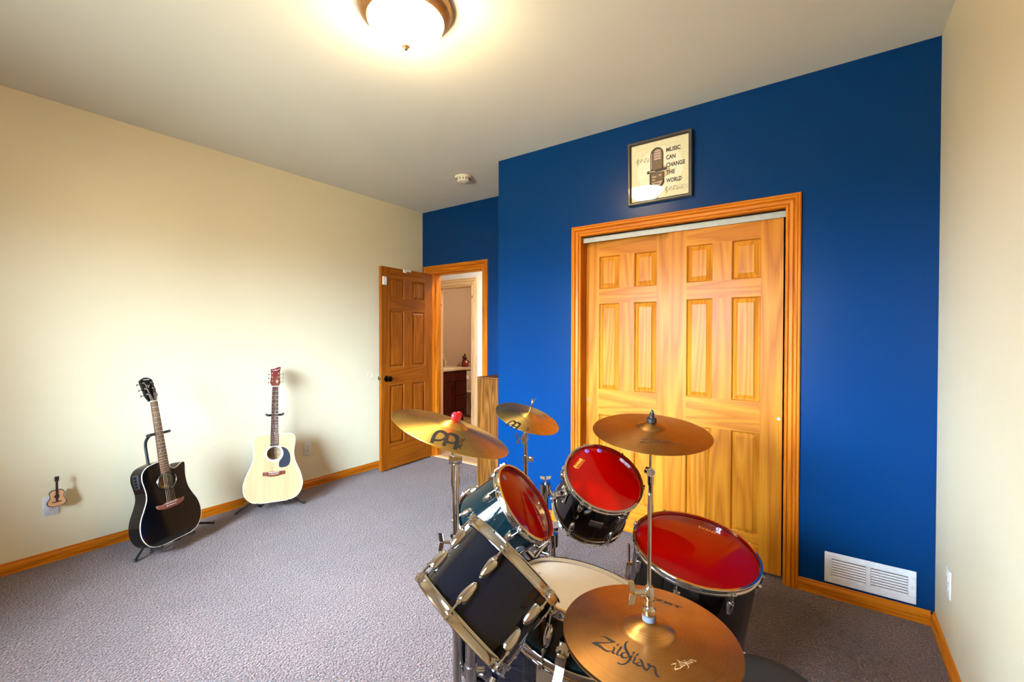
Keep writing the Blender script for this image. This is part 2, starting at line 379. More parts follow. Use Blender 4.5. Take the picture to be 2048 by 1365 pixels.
ZLOGO=[[(-632,-879,-636,-873),(-622,-871,-629,-861),(-608,-859,-617,-844),(-592,-850,-601,-830),(-573,-848,-582,-819),(-550,-848,-560,-810),(-527,-851,-536,-805),(-502,-855,-509,-805),(-476,-862,-483,-809),(-449,-868,-457,-811),(-424,-872,-433,-812),(-398,-875,-410,-813),(-372,-875,-389,-811),(-348,-859,-363,-815),(-327,-841,-335,-815),(-313,-825,-315,-818)],
[(-325,-818,-319,-828),(-348,-838,-340,-852),(-382,-867,-372,-885),(-419,-898,-407,-920),(-460,-932,-447,-957),(-505,-967,-490,-995),(-546,-999,-530,-1029),(-582,-1021,-563,-1059),(-615,-1040,-592,-1084),(-645,-1058,-616,-1108),(-666,-1088,-645,-1122),(-682,-1116,-670,-1136),(-692,-1138,-688,-1143)],
[(-681,-1136,-685,-1125),(-655,-1139,-665,-1110),(-619,-1139,-635,-1092),(-587,-1142,-607,-1076),(-565,-1138,-583,-1072),(-546,-1136,-560,-1070),(-523,-1137,-533,-1071),(-493,-1140,-499,-1080),(-458,-1146,-462,-1092),(-425,-1151,-429,-1102),(-396,-1155,-401,-1108),(-370,-1158,-377,-1113),(-347,-1157,-357,-1114),(-329,-1152,-342,-1113),(-315,-1143,-330,-1109),(-303,-1133,-318,-1103),(-289,-1118,-303,-1094),(-276,-1101,-287,-1082),(-268,-1088,-276,-1074)],
[(-257,-904,-266,-897),(-251,-895,-267,-882),(-243,-882,-267,-863),(-236,-869,-267,-844),(-236,-851,-260,-832),(-237,-834,-252,-822),(-238,-822,-246,-815)],
[(-289,-983,-294,-973),(-279,-983,-289,-962),(-269,-983,-279,-949),(-275,-983,-256,-954),(-274,-992,-242,-984),(-269,-1018,-234,-1016),(-266,-1040,-228,-1044),(-265,-1053,-227,-1066),(-266,-1068,-227,-1078),(-260,-1093,-229,-1074),(-245,-1113,-230,-1074),(-229,-1122,-227,-1077),(-212,-1123,-223,-1080),(-198,-1110,-212,-1080),(-186,-1093,-197,-1073),(-179,-1080,-185,-1069)],
[(-201,-888,-206,-876),(-188,-890,-197,-863),(-173,-892,-183,-849),(-180,-890,-154,-857),(-184,-886,-145,-898),(-185,-911,-146,-927),(-185,-944,-147,-956),(-183,-982,-145,-991),(-180,-1024,-142,-1030),(-176,-1058,-139,-1058),(-169,-1082,-138,-1067),(-156,-1101,-140,-1063),(-143,-1109,-141,-1063),(-130,-1109,-137,-1068),(-119,-1103,-128,-1070),(-109,-1097,-119,-1071),(-101,-1089,-110,-1069),(-95,-1080,-102,-1066),(-91,-1073,-96,-1063)],
[(-18,-927,-14,-940),(-29,-930,-24,-945),(-45,-935,-39,-953),(-61,-944,-50,-963),(-75,-955,-57,-979),(-87,-972,-62,-997),(-96,-991,-63,-1012),(-100,-1016,-60,-1023),(-98,-1044,-56,-1032),(-87,-1075,-53,-1031),(-67,-1092,-52,-1036),(-47,-1100,-45,-1045),(-28,-1100,-34,-1052),(-10,-1095,-21,-1054),(7,-1085,-5,-1052),(23,-1070,11,-1047),(39,-1052,24,-1030),(53,-1031,36,-1008),(63,-1017,45,-993)],
[(-134,-635,-130,-643),(-143,-639,-134,-654),(-154,-648,-139,-667),(-164,-666,-141,-682),(-169,-692,-138,-702),(-170,-723,-132,-726),(-167,-756,-124,-747),(-156,-789,-117,-765),(-143,-818,-108,-784),(-127,-846,-96,-802),(-109,-870,-84,-818),(-90,-890,-69,-834),(-70,-908,-53,-849),(-50,-926,-35,-865),(-30,-941,-16,-880),(-11,-955,4,-895),(6,-968,21,-911),(22,-980,37,-927),(36,-990,51,-941),(47,-997,62,-954),(56,-1003,70,-965),(63,-1007,75,-973)],
[(87,-903,78,-901),(90,-889,73,-886),(93,-870,67,-864),(97,-856,62,-840),(95,-842,69,-822),(94,-826,76,-810),(93,-813,83,-804)],
[(98,-912,106,-920),(87,-920,106,-939),(74,-935,104,-961),(63,-958,107,-977),(66,-989,109,-982),(70,-1010,116,-999),(73,-1025,122,-1026),(77,-1047,122,-1055),(80,-1072,121,-1086),(81,-1097,117,-1116),(79,-1124,110,-1146),(74,-1152,100,-1175),(67,-1177,89,-1201),(57,-1196,76,-1222),(46,-1213,62,-1239),(34,-1225,46,-1252),(19,-1232,28,-1260),(3,-1235,10,-1265),(-13,-1237,-6,-1267),(-27,-1239,-22,-1268),(-39,-1239,-35,-1267),(-48,-1240,-44,-1266)],
[(154,-893,146,-889),(160,-883,142,-875),(166,-869,140,-854),(172,-855,138,-833),(171,-837,146,-818),(170,-817,154,-804),(169,-802,161,-796)],
[(132,-945,128,-933),(142,-949,135,-922),(153,-953,149,-911),(148,-952,174,-921),(148,-957,184,-957),(150,-984,186,-988),(153,-1010,188,-1012),(156,-1031,190,-1029),(160,-1051,192,-1039),(172,-1075,190,-1037),(189,-1084,190,-1038),(203,-1083,197,-1041),(216,-1079,207,-1043),(228,-1070,218,-1042),(238,-1060,230,-1039),(245,-1052,240,-1037)],
[(275,-969,283,-981),(267,-978,276,-993),(255,-992,266,-1008),(245,-1007,258,-1023),(236,-1020,254,-1039),(229,-1036,253,-1052),(227,-1062,253,-1049),(244,-1082,250,-1042),(259,-1087,256,-1045),(273,-1087,265,-1045),(287,-1082,276,-1043),(301,-1074,289,-1038),(314,-1066,301,-1032),(325,-1055,312,-1026),(334,-1043,321,-1018),(340,-1035,328,-1012)],
[(225,-931,222,-921),(235,-934,229,-911),(249,-936,242,-901),(260,-942,259,-895),(271,-950,278,-900),(285,-962,296,-910),(297,-975,315,-924),(309,-989,332,-944),(322,-1008,346,-964),(337,-1027,359,-980),(353,-1042,371,-995),(369,-1056,382,-1009),(387,-1067,394,-1019),(407,-1076,410,-1028),(429,-1082,427,-1034),(450,-1080,437,-1035),(464,-1063,437,-1034),(468,-1041,438,-1026),(470,-1019,439,-1009),(469,-991,440,-985),(467,-961,439,-957),(465,-939,438,-936)],
[(384,-922,383,-909),(396,-930,392,-901),(411,-939,406,-892),(424,-948,421,-885),(434,-950,435,-888),(447,-955,446,-893),(463,-957,453,-894),(476,-947,460,-896),(485,-935,471,-895),(493,-925,483,-893),(506,-923,495,-884),(517,-921,509,-875),(523,-924,529,-875),(530,-935,549,-890),(541,-954,566,-911),(553,-975,581,-930),(564,-993,594,-950),(577,-1013,605,-969),(592,-1034,615,-983),(609,-1049,625,-997),(628,-1060,638,-1010),(646,-1067,648,-1019),(662,-1065,657,-1024),(676,-1059,667,-1025),(687,-1048,674,-1024),(692,-1031,679,-1020),(692,-1015,682,-1010),(691,-1005,686,-1002)]]
MLOGO=[[(-263,-1897,-375,-1922),(-274,-1798,-386,-1820),(-288,-1663,-402,-1667),(-297,-1552,-414,-1511),(-302,-1482,-416,-1379),(-305,-1422,-411,-1261),(-303,-1362,-398,-1155),(-299,-1280,-374,-1069),(-290,-1195,-344,-999),(-276,-1122,-310,-953),(-252,-1096,-278,-910),(-223,-1086,-241,-890),(-191,-1087,-204,-887),(-157,-1107,-164,-890),(-121,-1140,-122,-910),(-88,-1182,-81,-941),(-60,-1247,-41,-966),(-39,-1308,2,-1015),(-40,-1330,49,-1130),(-44,-1312,71,-1314),(-44,-1374,73,-1440),(-42,-1490,74,-1529),(-34,-1626,78,-1643),(-26,-1758,84,-1773),(-21,-1849,87,-1865)],
[(-300,-1781,-319,-1621),(-268,-1760,-285,-1614),(-221,-1732,-237,-1601),(-178,-1698,-193,-1583),(-143,-1671,-161,-1553),(-111,-1638,-132,-1518),(-82,-1593,-107,-1475),(-50,-1536,-85,-1399),(-21,-1469,-65,-1311),(-1,-1426,-52,-1243)],
[(44,-1268,-36,-1193),(42,-1204,-32,-1127),(42,-1131,-25,-1017),(44,-1092,-4,-907),(58,-1068,30,-854),(87,-1046,68,-836),(119,-1032,105,-830),(151,-1037,141,-815),(183,-1051,179,-812),(214,-1078,218,-825),(243,-1134,258,-835),(265,-1192,304,-871),(271,-1235,352,-969),(276,-1270,383,-1137),(284,-1360,397,-1288),(293,-1479,408,-1419),(304,-1615,418,-1565),(314,-1754,427,-1713),(320,-1852,433,-1814)],
[(58,-1635,47,-1437),(91,-1626,81,-1449),(138,-1615,129,-1461),(181,-1598,172,-1466),(217,-1584,205,-1453),(249,-1562,234,-1433),(278,-1527,257,-1406),(306,-1479,272,-1348),(328,-1422,283,-1279),(343,-1387,290,-1223)]]

# ------------------------------------------------------------------ camera
FPX = 890.0624; YAW, PITCH, ROLL, CAMH = .6198, -.0108, .0023, 1.3493
XL, YA, YB, XR, XB, H = -3.7629, 3.5243, 2.8288, .4103, -2.1535, 2.74
YR = -1.05                                     # rear wall behind the camera
cy, sy, cp, sp = math.cos(YAW), math.sin(YAW), math.cos(PITCH), math.sin(PITCH)
fw = Vector((-sy*cp, cy*cp, sp)); r_ = Vector((cy, sy, 0)); u_ = r_.cross(fw)
r2 = r_*math.cos(ROLL)+u_*math.sin(ROLL); u2 = u_*math.cos(ROLL)-r_*math.sin(ROLL)
cam = bpy.data.cameras.new('camera'); cam.sensor_width = 36; cam.lens = FPX/2048*36; cam.clip_start = .02; cam.clip_end = 60
co = bpy.data.objects.new('camera', cam); COL.objects.link(co)
co.matrix_world = axes((0, 0, CAMH), r2, u2, -fw); sc.camera = co

# ------------------------------------------------------------------ room shell
CO0, CO1, COH = -1.422, -.198, 2.048           # closet opening
DO0, DO1, DOH = -3.602, -2.884, 2.040          # room doorway
T = .12
struct('floor', G().box(XL-.05, XR+.05, YR-.05, YA+.06, -.08, 0), 'carpet')
struct('ceiling', G().box(XL-.05, XR+.05, YR-.05, YA+.05, H, H+.1), 'ceiling')
struct('wall_left', G().box(XL-T, XL, YR-.05, YA+T, 0, H), 'cream')
struct('wall_right', G().box(XR, XR+T, YR-.05, YB+.9, 0, H), 'cream')
g = G().box(XB, CO0-.02, YB, YB+T, 0, H).box(CO1+.02, XR, YB, YB+T, 0, H).box(CO0-.02, CO1+.02, YB, YB+T, COH+.02, H)
struct('wall_closet', g, 'blue')
g = G().box(XL, DO0-.02, YA, YA+T, 0, H).box(DO1+.02, XB+T, YA, YA+T, 0, H).box(DO0-.02, DO1+.02, YA, YA+T, DOH+.02, H)
struct('wall_alcove', g, 'blue')
struct('wall_alcove_side', G().box(XB, XB+T, YB+T, YA, 0, H), 'blue')
struct('wall_closet_inside', G().box(XB+T, XR, YB+.72, YB+.80, 0, H), 'white_wall')
W0, W1, WZ0, WZ1 = -2.75, -.80, .70, 2.14      # window in the rear wall
g = G().box(XL, W0, YR-.14, YR, 0, H).box(W1, XR, YR-.14, YR, 0, H).box(W0, W1, YR-.14, YR, 0, WZ0).box(W0, W1, YR-.14, YR, WZ1, H)
struct('wall_rear', g, 'cream')
wm = (W0+W1)/2
g = G()
for x0, x1 in ((W0, W0+.05), (wm-.03, wm+.03), (W1-.05, W1)): g.box(x0, x1, YR-.11, YR-.05, WZ0, WZ1)
for z0, z1 in ((WZ0, WZ0+.05), (WZ1-.05, WZ1)): g.box(W0, W1, YR-.11, YR-.05, z0, z1)
wn = struct('window_1', g, 'deck_white')
for x0, x1 in ((W0+.05, wm-.03), (wm+.03, W1-.05)):
    G().box(x0, x1, YR-.083, YR-.079, WZ0+.05, WZ1-.05).build('pane', 'pane', wn, 0)

# baseboards: fluted profile swept along the wall
def board(name, a, b, inward, mat, hgt=.066, th=.015):
    prof = [(0,0),(th,0),(th,hgt*.20),(th*.55,hgt*.235),(th*.95,hgt*.27),(th*.98,hgt*.44),(th*.5,hgt*.485),(th*.88,hgt*.53),(th*.86,hgt*.74),(th*.42,hgt*.84),(th*.40,hgt*.88),(th*.5,hgt*.94),(th*.3,hgt),(0,hgt)]
    A, B = Vector((*a, 0)), Vector((*b, 0)); iw = Vector((*inward, 0)); g = G(); n = len(prof)
    vs = [tuple(P+iw*d+Vector((0,0,z))) for P in (A, B) for d, z in prof]
    g.add(vs, [(k, (k+1) % n, n+(k+1) % n, n+k) for k in range(n)]+[tuple(range(n)), tuple(range(2*n-1, n-1, -1))])
    struct(name, g, mat)
board('baseboard_left', (XL, YR), (XL, YA-.02), (1, 0), 'trim_y')
board('baseboard_right', (XR, YR), (XR, YB), (-1, 0), 'trim_y')
board('baseboard_closet_right', (CO1+.07, YB), (XR-.015, YB), (0, -1), 'trim_x')
board('baseboard_closet_left', (XB, YB), (CO0-.075, YB), (0, -1), 'trim_x')
board('baseboard_rear', (XL+.015, YR), (XR-.015, YR), (0, 1), 'trim_x')
board('baseboard_alcove', (DO1+.075, YA), (XB, YA), (0, -1), 'trim_x')

# moulded casings: (offset from opening edge, projection)
CP = [(0,.008),(.006,.012),(.012,.012),(.016,.006),(.020,.012),(.034,.016),(.040,.010),(.045,.019),(.054,.019),(.057,.015),(.060,.019),(.067,.019),(.071,.015),(.072,0)]
def casing(name, x0, x1, zt, yw, wl=.072, wr=.072, wt=.072, s=-1, mv='trim_v', mh='trim_x', jamb=T, jy=None):
    g = G(); base = [(0,0)]+CP
    def strip(f, mi):
        n = len(base); vs = []
        for q in (0, 1):
            for d, p in base: vs.append(f(q, d, p))
        g.add(vs, [(k, (k+1) % n, n+(k+1) % n, n+k) for k in range(n)]+[tuple(range(n)), tuple(range(2*n-1, n-1, -1))], mi)
    strip(lambda q, d, p: (x0-d*wl/.072, yw+s*p, (0 if q == 0 else zt+d*wt/.072)), 0)
    strip(lambda q, d, p: (x1+d*wr/.072, yw+s*p, (0 if q == 0 else zt+d*wt/.072)), 0)
    strip(lambda q, d, p: ((x0-d*wl/.072) if q == 0 else (x1+d*wr/.072), yw+s*p, zt+d*wt/.072), 1)
    y0, y1 = sorted((yw-s*.0, yw-s*jamb))
    g.box(x0-.019, x0+.0, y0, y1, 0, zt+.019, 0).box(x1, x1+.019, y0, y1, 0, zt+.019, 0).box(x0, x1, y0, y1, zt, zt+.019, 1)
    return struct(name, g, [mv, mh])
casing('trim_1', CO0, CO1, COH, YB)
casing('trim_2', DO0, DO1, DOH, YA, wl=.135, wt=.088)
casing('trim_2_hall_side', DO0, DO1, DOH, YA+T, s=1, jamb=.002)
g = G().box(DO0, DO0+.012, YA+.045, YA+.085, 0, DOH).box(DO1-.012, DO1, YA+.045, YA+.085, 0, DOH).box(DO0, DO1, YA+.045, YA+.085, DOH-.012, DOH, 1)
struct('trim_2_stop', g, ['trim_v', 'trim_x'])

# ------------------------------------------------------------------ six panel doors
def panel_door(w, z0, z1, th, cols, rows):
    """x 0..w, z z0..z1, show face at y=0, back at y=th; slot 0 upright grain, 1 level grain"""
    g = G(); xs = [0]+[c for p in cols for c in p]+[w]; zs = [z0]+[c for p in rows for c in p]+[z1]
    zlo, zhi = rows[0][0], rows[-1][1]
    g.box(0, cols[0][0], 0, th, z0, z1, 0).box(cols[1][1], w, 0, th, z0, z1, 0)
    for i in range(0, len(zs), 2): g.box(cols[0][0], cols[1][1], 0, th, zs[i], zs[i+1], 1)
    for (a, b) in rows: g.box(cols[0][1], cols[1][0], 0, th, a, b, 0)
    for (xa, xb) in cols:
        for (za, zb) in rows:
            for y, s in ((0, 1), (th, -1)):
                R = [(0, 0), (.005, .005), (.007, .012), (.011, .013), (.033, .004), (.034, .001)]
                vs = []
                for d, dep in R: vs += [(xa+d, y+s*dep, za+d), (xb-d, y+s*dep, za+d), (xb-d, y+s*dep, zb-d), (xa+d, y+s*dep, zb-d)]
                fs = [(4*k+i, 4*k+(i+1) % 4, 4*k+4+(i+1) % 4, 4*k+4+i) for k in range(len(R)-1) for i in range(4)]+[tuple(4*(len(R)-1)+i for i in range(4))]
                mi = [1 if (i % 2 == 0 and k < 2) else 0 for k in range(len(R)-1) for i in range(4)]+[0]
                g.add(vs, fs, mi)
    return g
ROWS = [(.205, .800), (.977, 1.580), (1.683, 1.910)]
d1 = struct('door_1', panel_door(.622, .018, 2.018, .034, [(.108, .258), (.363, .513)], ROWS), ['pine_v', 'pine_h'], 'sliding golden pine six panel closet door, in front on the right')
d1.location = (-.832, YB+.040, 0)
d2 = struct('door_2', panel_door(.622, .018, 2.018, .034, [(.108, .258), (.363, .513)], ROWS), ['pine_v', 'pine_h'], 'sliding golden pine six panel closet door, behind on the left')
d2.location = (-1.434, YB+.084, 0)
for d, x in ((d1, .604), (d2, .026)):
    G().lathe([(0,.0004),(.0055,.0006),(.0075,.0025),(.009,.0025),(.0100,0)], 20, T=Matrix.Rotation(PI/2, 4, 'X')).build('finger_pull', 'steel', d, 40)['label'] = 'small round steel finger pull'
    d.children[-1].location = (x, 0, .894)
g = G().box(CO0+.002, CO1-.002, YB+.026, YB+.034, 2.006, 2.046).box(CO0+.002, CO1-.002, YB+.026, YB+.125, 2.040, 2.046).box(CO0+.002, CO1-.002, YB+.119, YB+.125, 2.024, 2.046)
struct('trim_3', g, 'alu', 'silver metal sliding track under the closet header')

# open room door
E_ = Vector((.035, -.72, 0)).normalized(); NV = Vector((-E_.y, E_.x, 0))      # along the leaf, and out of the face we see
FR = Vector((DO0+.003, YA-.014, 0))+E_*.712
DT = axes(FR, -E_, -NV, (0,0,1))
d3 = struct('door_3', panel_door(.712, .018, 2.034, .034, [(.105, .300), (.411, .606)], [(.256, .853), (1.030, 1.605), (1.726, 1.930)]), ['door_v', 'door_h'], 'open pine six panel door with shade in its colour, standing against the cream wall')
d3.matrix_world = DT
kx, kz = .064, .925
for s in (1, -1):
    Tk = Matrix.Translation((kx, 0 if s > 0 else .034, kz)) @ Matrix.Rotation(PI/2 if s > 0 else -PI/2, 4, 'X')
    kb = G().lathe([(0,0),(.032,0),(.032,.003),(.028,.007),(.013,.010),(.011,.028),(.016,.034),(.026,.042),(.029,.052),(.026,.062),(.016,.068),(0,.069)], 28, T=Tk).build('knob', 'dark_bronze', d3)
    kb['label'] = 'dark bronze knob'
G().box(-.0025, -.0001, .005, .029, kz-.055, kz+.055).box(-.0035, -.0025, .012, .022, kz-.012, kz+.012, 1).build('latch_plate', ['brass', 'slot'], d3, 0)['label'] = 'brass latch plate'
for z in (.25, 1.02, 1.80):
    G().cyl((.716, .038, z-.045), (.716, .038, z+.045), .0050, n=12).build('hinge', 'dark_bronze', d3, 40)
def on_leaf(x, y, z): return DT @ Vector((x, y, z))
t = root('door_sensor', 'small white plastic alarm sensor near the top free edge of the open pine door', 'sensor', DT @ tmat(.033, 0, 1.893))
G().box(-.024, .024, -.014, -.0005, -.041, .041, ch=.004).build('sensor_case', 'white_plastic', t)
G().box(-.005, .005, -.0152, -.0142, -.026, -.022).build('sensor_light', 'pale_ink', t, 0)
t = root('door_clip', 'white plastic clip hooked over the top edge of the open pine door', 'clip', DT @ tmat(.34, 0, 2.034))
G().box(-.06, .05, -.006, -.0005, -.018, .004, ch=.0015).box(-.06, .05, -.006, .038, .0006, .004).build('hook_plate', 'white_plastic', t, 0)
G().box(-.062, -.02, -.016, -.0065, -.034, -.010, ch=.002).build('clip_tab', 'white_plastic', t)
t = root('wall_bumper', 'thin white ring shaped door bumper stuck on the cream wall by the door knob', 'bumper', axes((XL, 2.815, .955), (0,1,0), (0,0,1), (1,0,0)))
G().lathe([(.025,.0005),(.032,.0005),(.033,.004),(.030,.007),(.026,.005)], 36, close=True).build('bumper_ring', 'ivory_plastic', t)
G().lathe([(0,.0005),(.026,.0005),(.0255,.002),(0,.002)], 36).build('bumper_pad', 'cream', t)

# ------------------------------------------------------------------ hall and bathroom beyond the door
HY = 4.66; BX = -5.34
struct('floor_hall', G().box(-5.4, -1.9, YA+.06, HY+.02, -.08, -.004), 'bathfloor')
struct('trim_4', G().box(DO0, DO1, YA+.02, YA+.075, -.003, .006), 'pale_pine_x', 'threshold strip in the doorway')
struct('ceiling_hall', G().box(-5.4, -1.9, YA+T, HY, 2.55, 2.62), 'white_wall')
struct('wall_hall_end', G().box(-2.0, -1.9, YA+T, HY, 0, 2.55), 'white_wall')
struct('wall_hall_far_end', G().box(-5.4, -5.3, YA+T, HY, 0, 2.55), 'white_wall')
struct('wall_hall_room_side', G().box(-5.4, XL-T, YA, YA+T, 0, 2.62).box(XB+T, -1.9, YA, YA+T, 0, 2.62), 'white_wall')
B0, B1, BH = -4.655, -4.010, 2.035
g = G().box(-5.4, B0-.02, HY, HY+.11, 0, 2.62).box(B1+.02, -1.9, HY, HY+.11, 0, 2.62).box(B0-.02, B1+.02, HY, HY+.11, BH+.02, 2.62)
struct('wall_hall', g, 'white_wall')
casing('trim_5', B0, B1, BH, HY, wl=.11, wr=.108, wt=.118, mv='pale_pine_v', mh='pale_pine_x', jamb=.11)
struct('floor_bath', G().box(BX-.05, -3.2, HY+.02, 7.2, -.08, -.002), 'bathfloor')
struct('ceiling_bath', G().box(BX-.05, -3.2, HY+.11, 7.2, 2.5, 2.58), 'white_wall')
struct('wall_bath_left', G().box(BX-.1, BX, HY+.11, 7.2, 0, 2.5), 'tan_wall')
struct('wall_bath_back', G().box(BX-.1, -3.2, 7.1, 7.2, 0, 2.5), 'tan_wall')
struct('wall_bath_right', G().box(-3.3, -3.2, HY+.11, 7.2, 0, 2.5), 'tan_wall')
# vanity
t = root('vanity_cabinet', 'dark cherry bathroom vanity cabinet with doors seen through the open doorway', 'cabinet', tmat(-4.68, 4.80, 0))
G().box(-.62, -.02, 0, .535, .10, .815).box(-.60, -.07, .01, .525, 0, .10).build('body', 'cherry', t, 0, .003)
def shaker(y0, y1, z0, z1, name, par):
    g = G().box(-.02, 0, y0, y0+.045, z0, z1).box(-.02, 0, y1-.045, y1, z0, z1).box(-.02, 0, y0+.045, y1-.045, z0, z0+.05).box(-.02, 0, y0+.045, y1-.045, z1-.05, z1).box(-.02, -.011, y0+.045, y1-.045, z0+.05, z1-.05)
    return g.build(name, 'cherry', par, 0, .002)
G().box(-.02, 0, .012, .523, .655, .80).build('top_rail', 'cherry', t, 0, .003)
shaker(.012, .25, .115, .645, 'door', t)
G().box(-.02, 0, .27, .523, .43, .645).build('drawer', 'cherry', t, 0, .004)
G().box(-.02, 0, .27, .523, .20, .415).build('drawer', 'cherry', t, 0, .004)
t2 = root('bathroom_worktop', 'cream stone worktop with backsplash on the cherry vanity', 'worktop', tmat(-4.68, 4.80, .816))
G().box(-.655, .02, -.01, .56, 0, .038, ch=.006).build('worktop_slab', 'counter', t2)
G().box(-.655, -.635, -.01, .56, .039, .12).build('backsplash', 'counter', t2, 0, .003)
def bottle(name, label, x, y, mat, h, w, pump):
    t = root(name, label, 'bottle', tmat(x, y, .855), 'soap bottles on the bathroom counter')
    G().lathe([(0,0),(w,0),(w*1.04,.006),(w*1.02,h*.7),(w*.8,h*.86),(w*.36,h*.94),(w*.36,h),(0,h)], 20).build('bottle_body', mat, t)
    if pump:
        G().lathe([(0,h),(w*.42,h),(w*.42,h+.012),(.005,h+.014),(.005,h+.035),(.010,h+.036),(.010,h+.046),(0,h+.046)], 16).cyl((0,0,h+.040), (.045,0,h+.036), .005, .004, 10).build('pump', 'ivory_plastic', t)
    else: G().lathe([(0,h),(w*.42,h),(w*.42,h+.02),(0,h+.02)], 16).build('cap', 'bottle_cream', t)
bottle('soap_dispenser', 'grey brown pump soap bottle on the bathroom counter', -5.06, 5.16, 'bottle_grey', .155, .040, True)
bottle('lotion_bottle', 'short cream bottle beside the grey soap pump on the bathroom counter', -5.14, 5.29, 'bottle_cream', .125, .028, False)
# toilet with tank, seen past the vanity
t = root('toilet', 'beige toilet with tank past the end of the bathroom vanity', 'toilet', tmat(BX+.02, 5.79, 0))
G().box(0, .20, -.235, .235, .40, .755, ch=.025).build('tank', 'porcelain', t)
G().box(-.005, .215, -.25, .25, .757, .80, ch=.012).build('tank_lid', 'porcelain', t)
G().cyl((.20, -.17, .69), (.225, -.17, .69), .012).cyl((.222, -.175, .69), (.222, -.08, .682), .008, .007).build('flush_lever', 'chrome', t)
G().lathe([(0,0),(.12,0),(.115,.05),(.085,.15),(.12,.28),(.185,.37),(.20,.40),(.165,.40),(.10,.30),(0,.26)], 28, T=Matrix.Translation((.46,0,0)) @ Matrix.Diagonal((1.25,.92,1,1))).box(.10, .34, -.10, .10, 0, .39, ch=.02).build('bowl', 'porcelain', t)
G().lathe([(.11,.402),(.205,.402),(.207,.418),(.12,.420)], 28, close=True, T=Matrix.Translation((.46,0,0)) @ Matrix.Diagonal((1.25,.92,1,1))).build('seat', 'porcelain', t)
G().tube([(.06,-.20,.40),(.08,-.26,.32),(.06,-.30,.24),(0,-.31,.20)], .006, 8).build('water_hose', 'white_plastic', t)
t = root('toilet_paper', 'white toilet paper roll on the side of the dark vanity', 'paper roll', axes((-4.80, 5.402, .66), (0,0,1), (1,0,0), (0,1,0)))
G().lathe([(.020,-.05),(.056,-.05),(.056,.05),(.020,.05)], 28, close=True).build('roll', 'paper', t)
t = root('toilet_paper_holder', 'small chrome paper holder fixed to the vanity side', 'holder', tmat(-4.80, 5.337, .66))
G().box(-.02, .02, 0, .008, -.02, .02).cyl((0,.008,0), (0,.135,0), .008).build('holder_arm', 'chrome', t)
# figurine on the tank
t = root('bear_figurine', 'small dark bear figurine in red on the toilet tank lid', 'figurine', tmat(BX+.13, 5.88, .801))
G().lathe([(0,0),(.062,0),(.066,.03),(.058,.09),(.044,.125),(.03,.14),(0,.145)], 20).build('red_gown', 'figure_red', t)
G().ball((.012,-.01,.165), .034).ball((.038,-.012,.160), .017).ball((-.002,-.034,.195), .012).ball((-.002,.018,.195), .012).lathe([(0,.19),(.022,.185),(.016,.215),(.014,.235),(0,.245)], 14).build('head', 'bear_brown', t)
G().ball((.055,-.02,.095), .022, sc_=(.6,1,1)).build('white_patch', 'bone', t)
G().tube([(.01,.05,.12),(.045,.06,.09),(.065,.03,.085)], [.016,.014,.011], 10).build('arm', 'bear_brown', t)
G().tube([(.01,-.05,.12),(.03,-.075,.13),(.02,-.08,.20)], [.016,.013,.010], 10).build('arm', 'bear_brown', t)
t = root('bath_mirror', 'tall white framed mirror strip on the tan bathroom wall', 'mirror', tmat(BX+.001, 5.30, 1.27))
G().box(0, .02, -.42, .085, 0, .03).box(0, .02, -.42, .085, .55, .58).box(0, .02, -.42, -.39, .03, .55).box(0, .02, .045, .085, .03, .55).build('mirror_frame', 'white_plastic', t, 0, .002)
G().box(.002, .010, -.39, .045, .03, .55).build('mirror_glass', 'mirror', t, 0)
t = root('hall_light', 'lit round ceiling light in the hall beyond the doorway', 'ceiling light', tmat(-3.0, 4.10, 2.5495))
G().lathe([(0,-.0005),(.15,-.0005),(.15,-.02),(.13,-.025)], 32).build('light_pan', 'white_plastic', t)
G().lathe([(.14,-.02),(.12,-.06),(.07,-.085),(0,-.092)], 32).build('light_glass', 'hall_lamp', t)

t = root('bath_fill_light', 'added round ceiling light, out of view, brightening the bathroom', 'ceiling light', tmat(-4.1, 5.9, 2.5))  # unseen lamp added to brighten the bathroom
G().lathe([(0,-.0005),(.14,-.0005),(.14,-.02),(.12,-.025)], 32).build('light_pan', 'white_plastic', t)
G().lathe([(.13,-.02),(.11,-.055),(.06,-.075),(0,-.08)], 32).build('light_glass', 'bath_fill', t)

# striped wooden cabinet in the alcove
t = root('wooden_cabinet', 'tall narrow cabinet of dark streaked wood standing in the alcove beside the blue corner', 'cabinet', tmat(-2.595, 3.10, 0))
G().box(0, .40, .018, .36, 0, .962).build('carcass', 'zebra', t, 0, .002)
G().box(-.004, .408, 0, .016, 0, .966).build('front_board', 'zebra', t, 0, .002)
G().box(-.004, .408, 0, .365, .968, .982).build('top_board', 'zebra', t, 0, .002)
t = root('loose_cable', 'thin dark cable lying on top of the streaked wooden cabinet', 'cable', tmat(-2.40, 3.20, .983))
G().tube(catmull([(-.02,0,.004),(.05,.03,.005),(.10,.02,.010),(.15,.05,.018),(.19,.05,.03)], 5), .004, 8).build('cable_run', 'black_plastic', t)

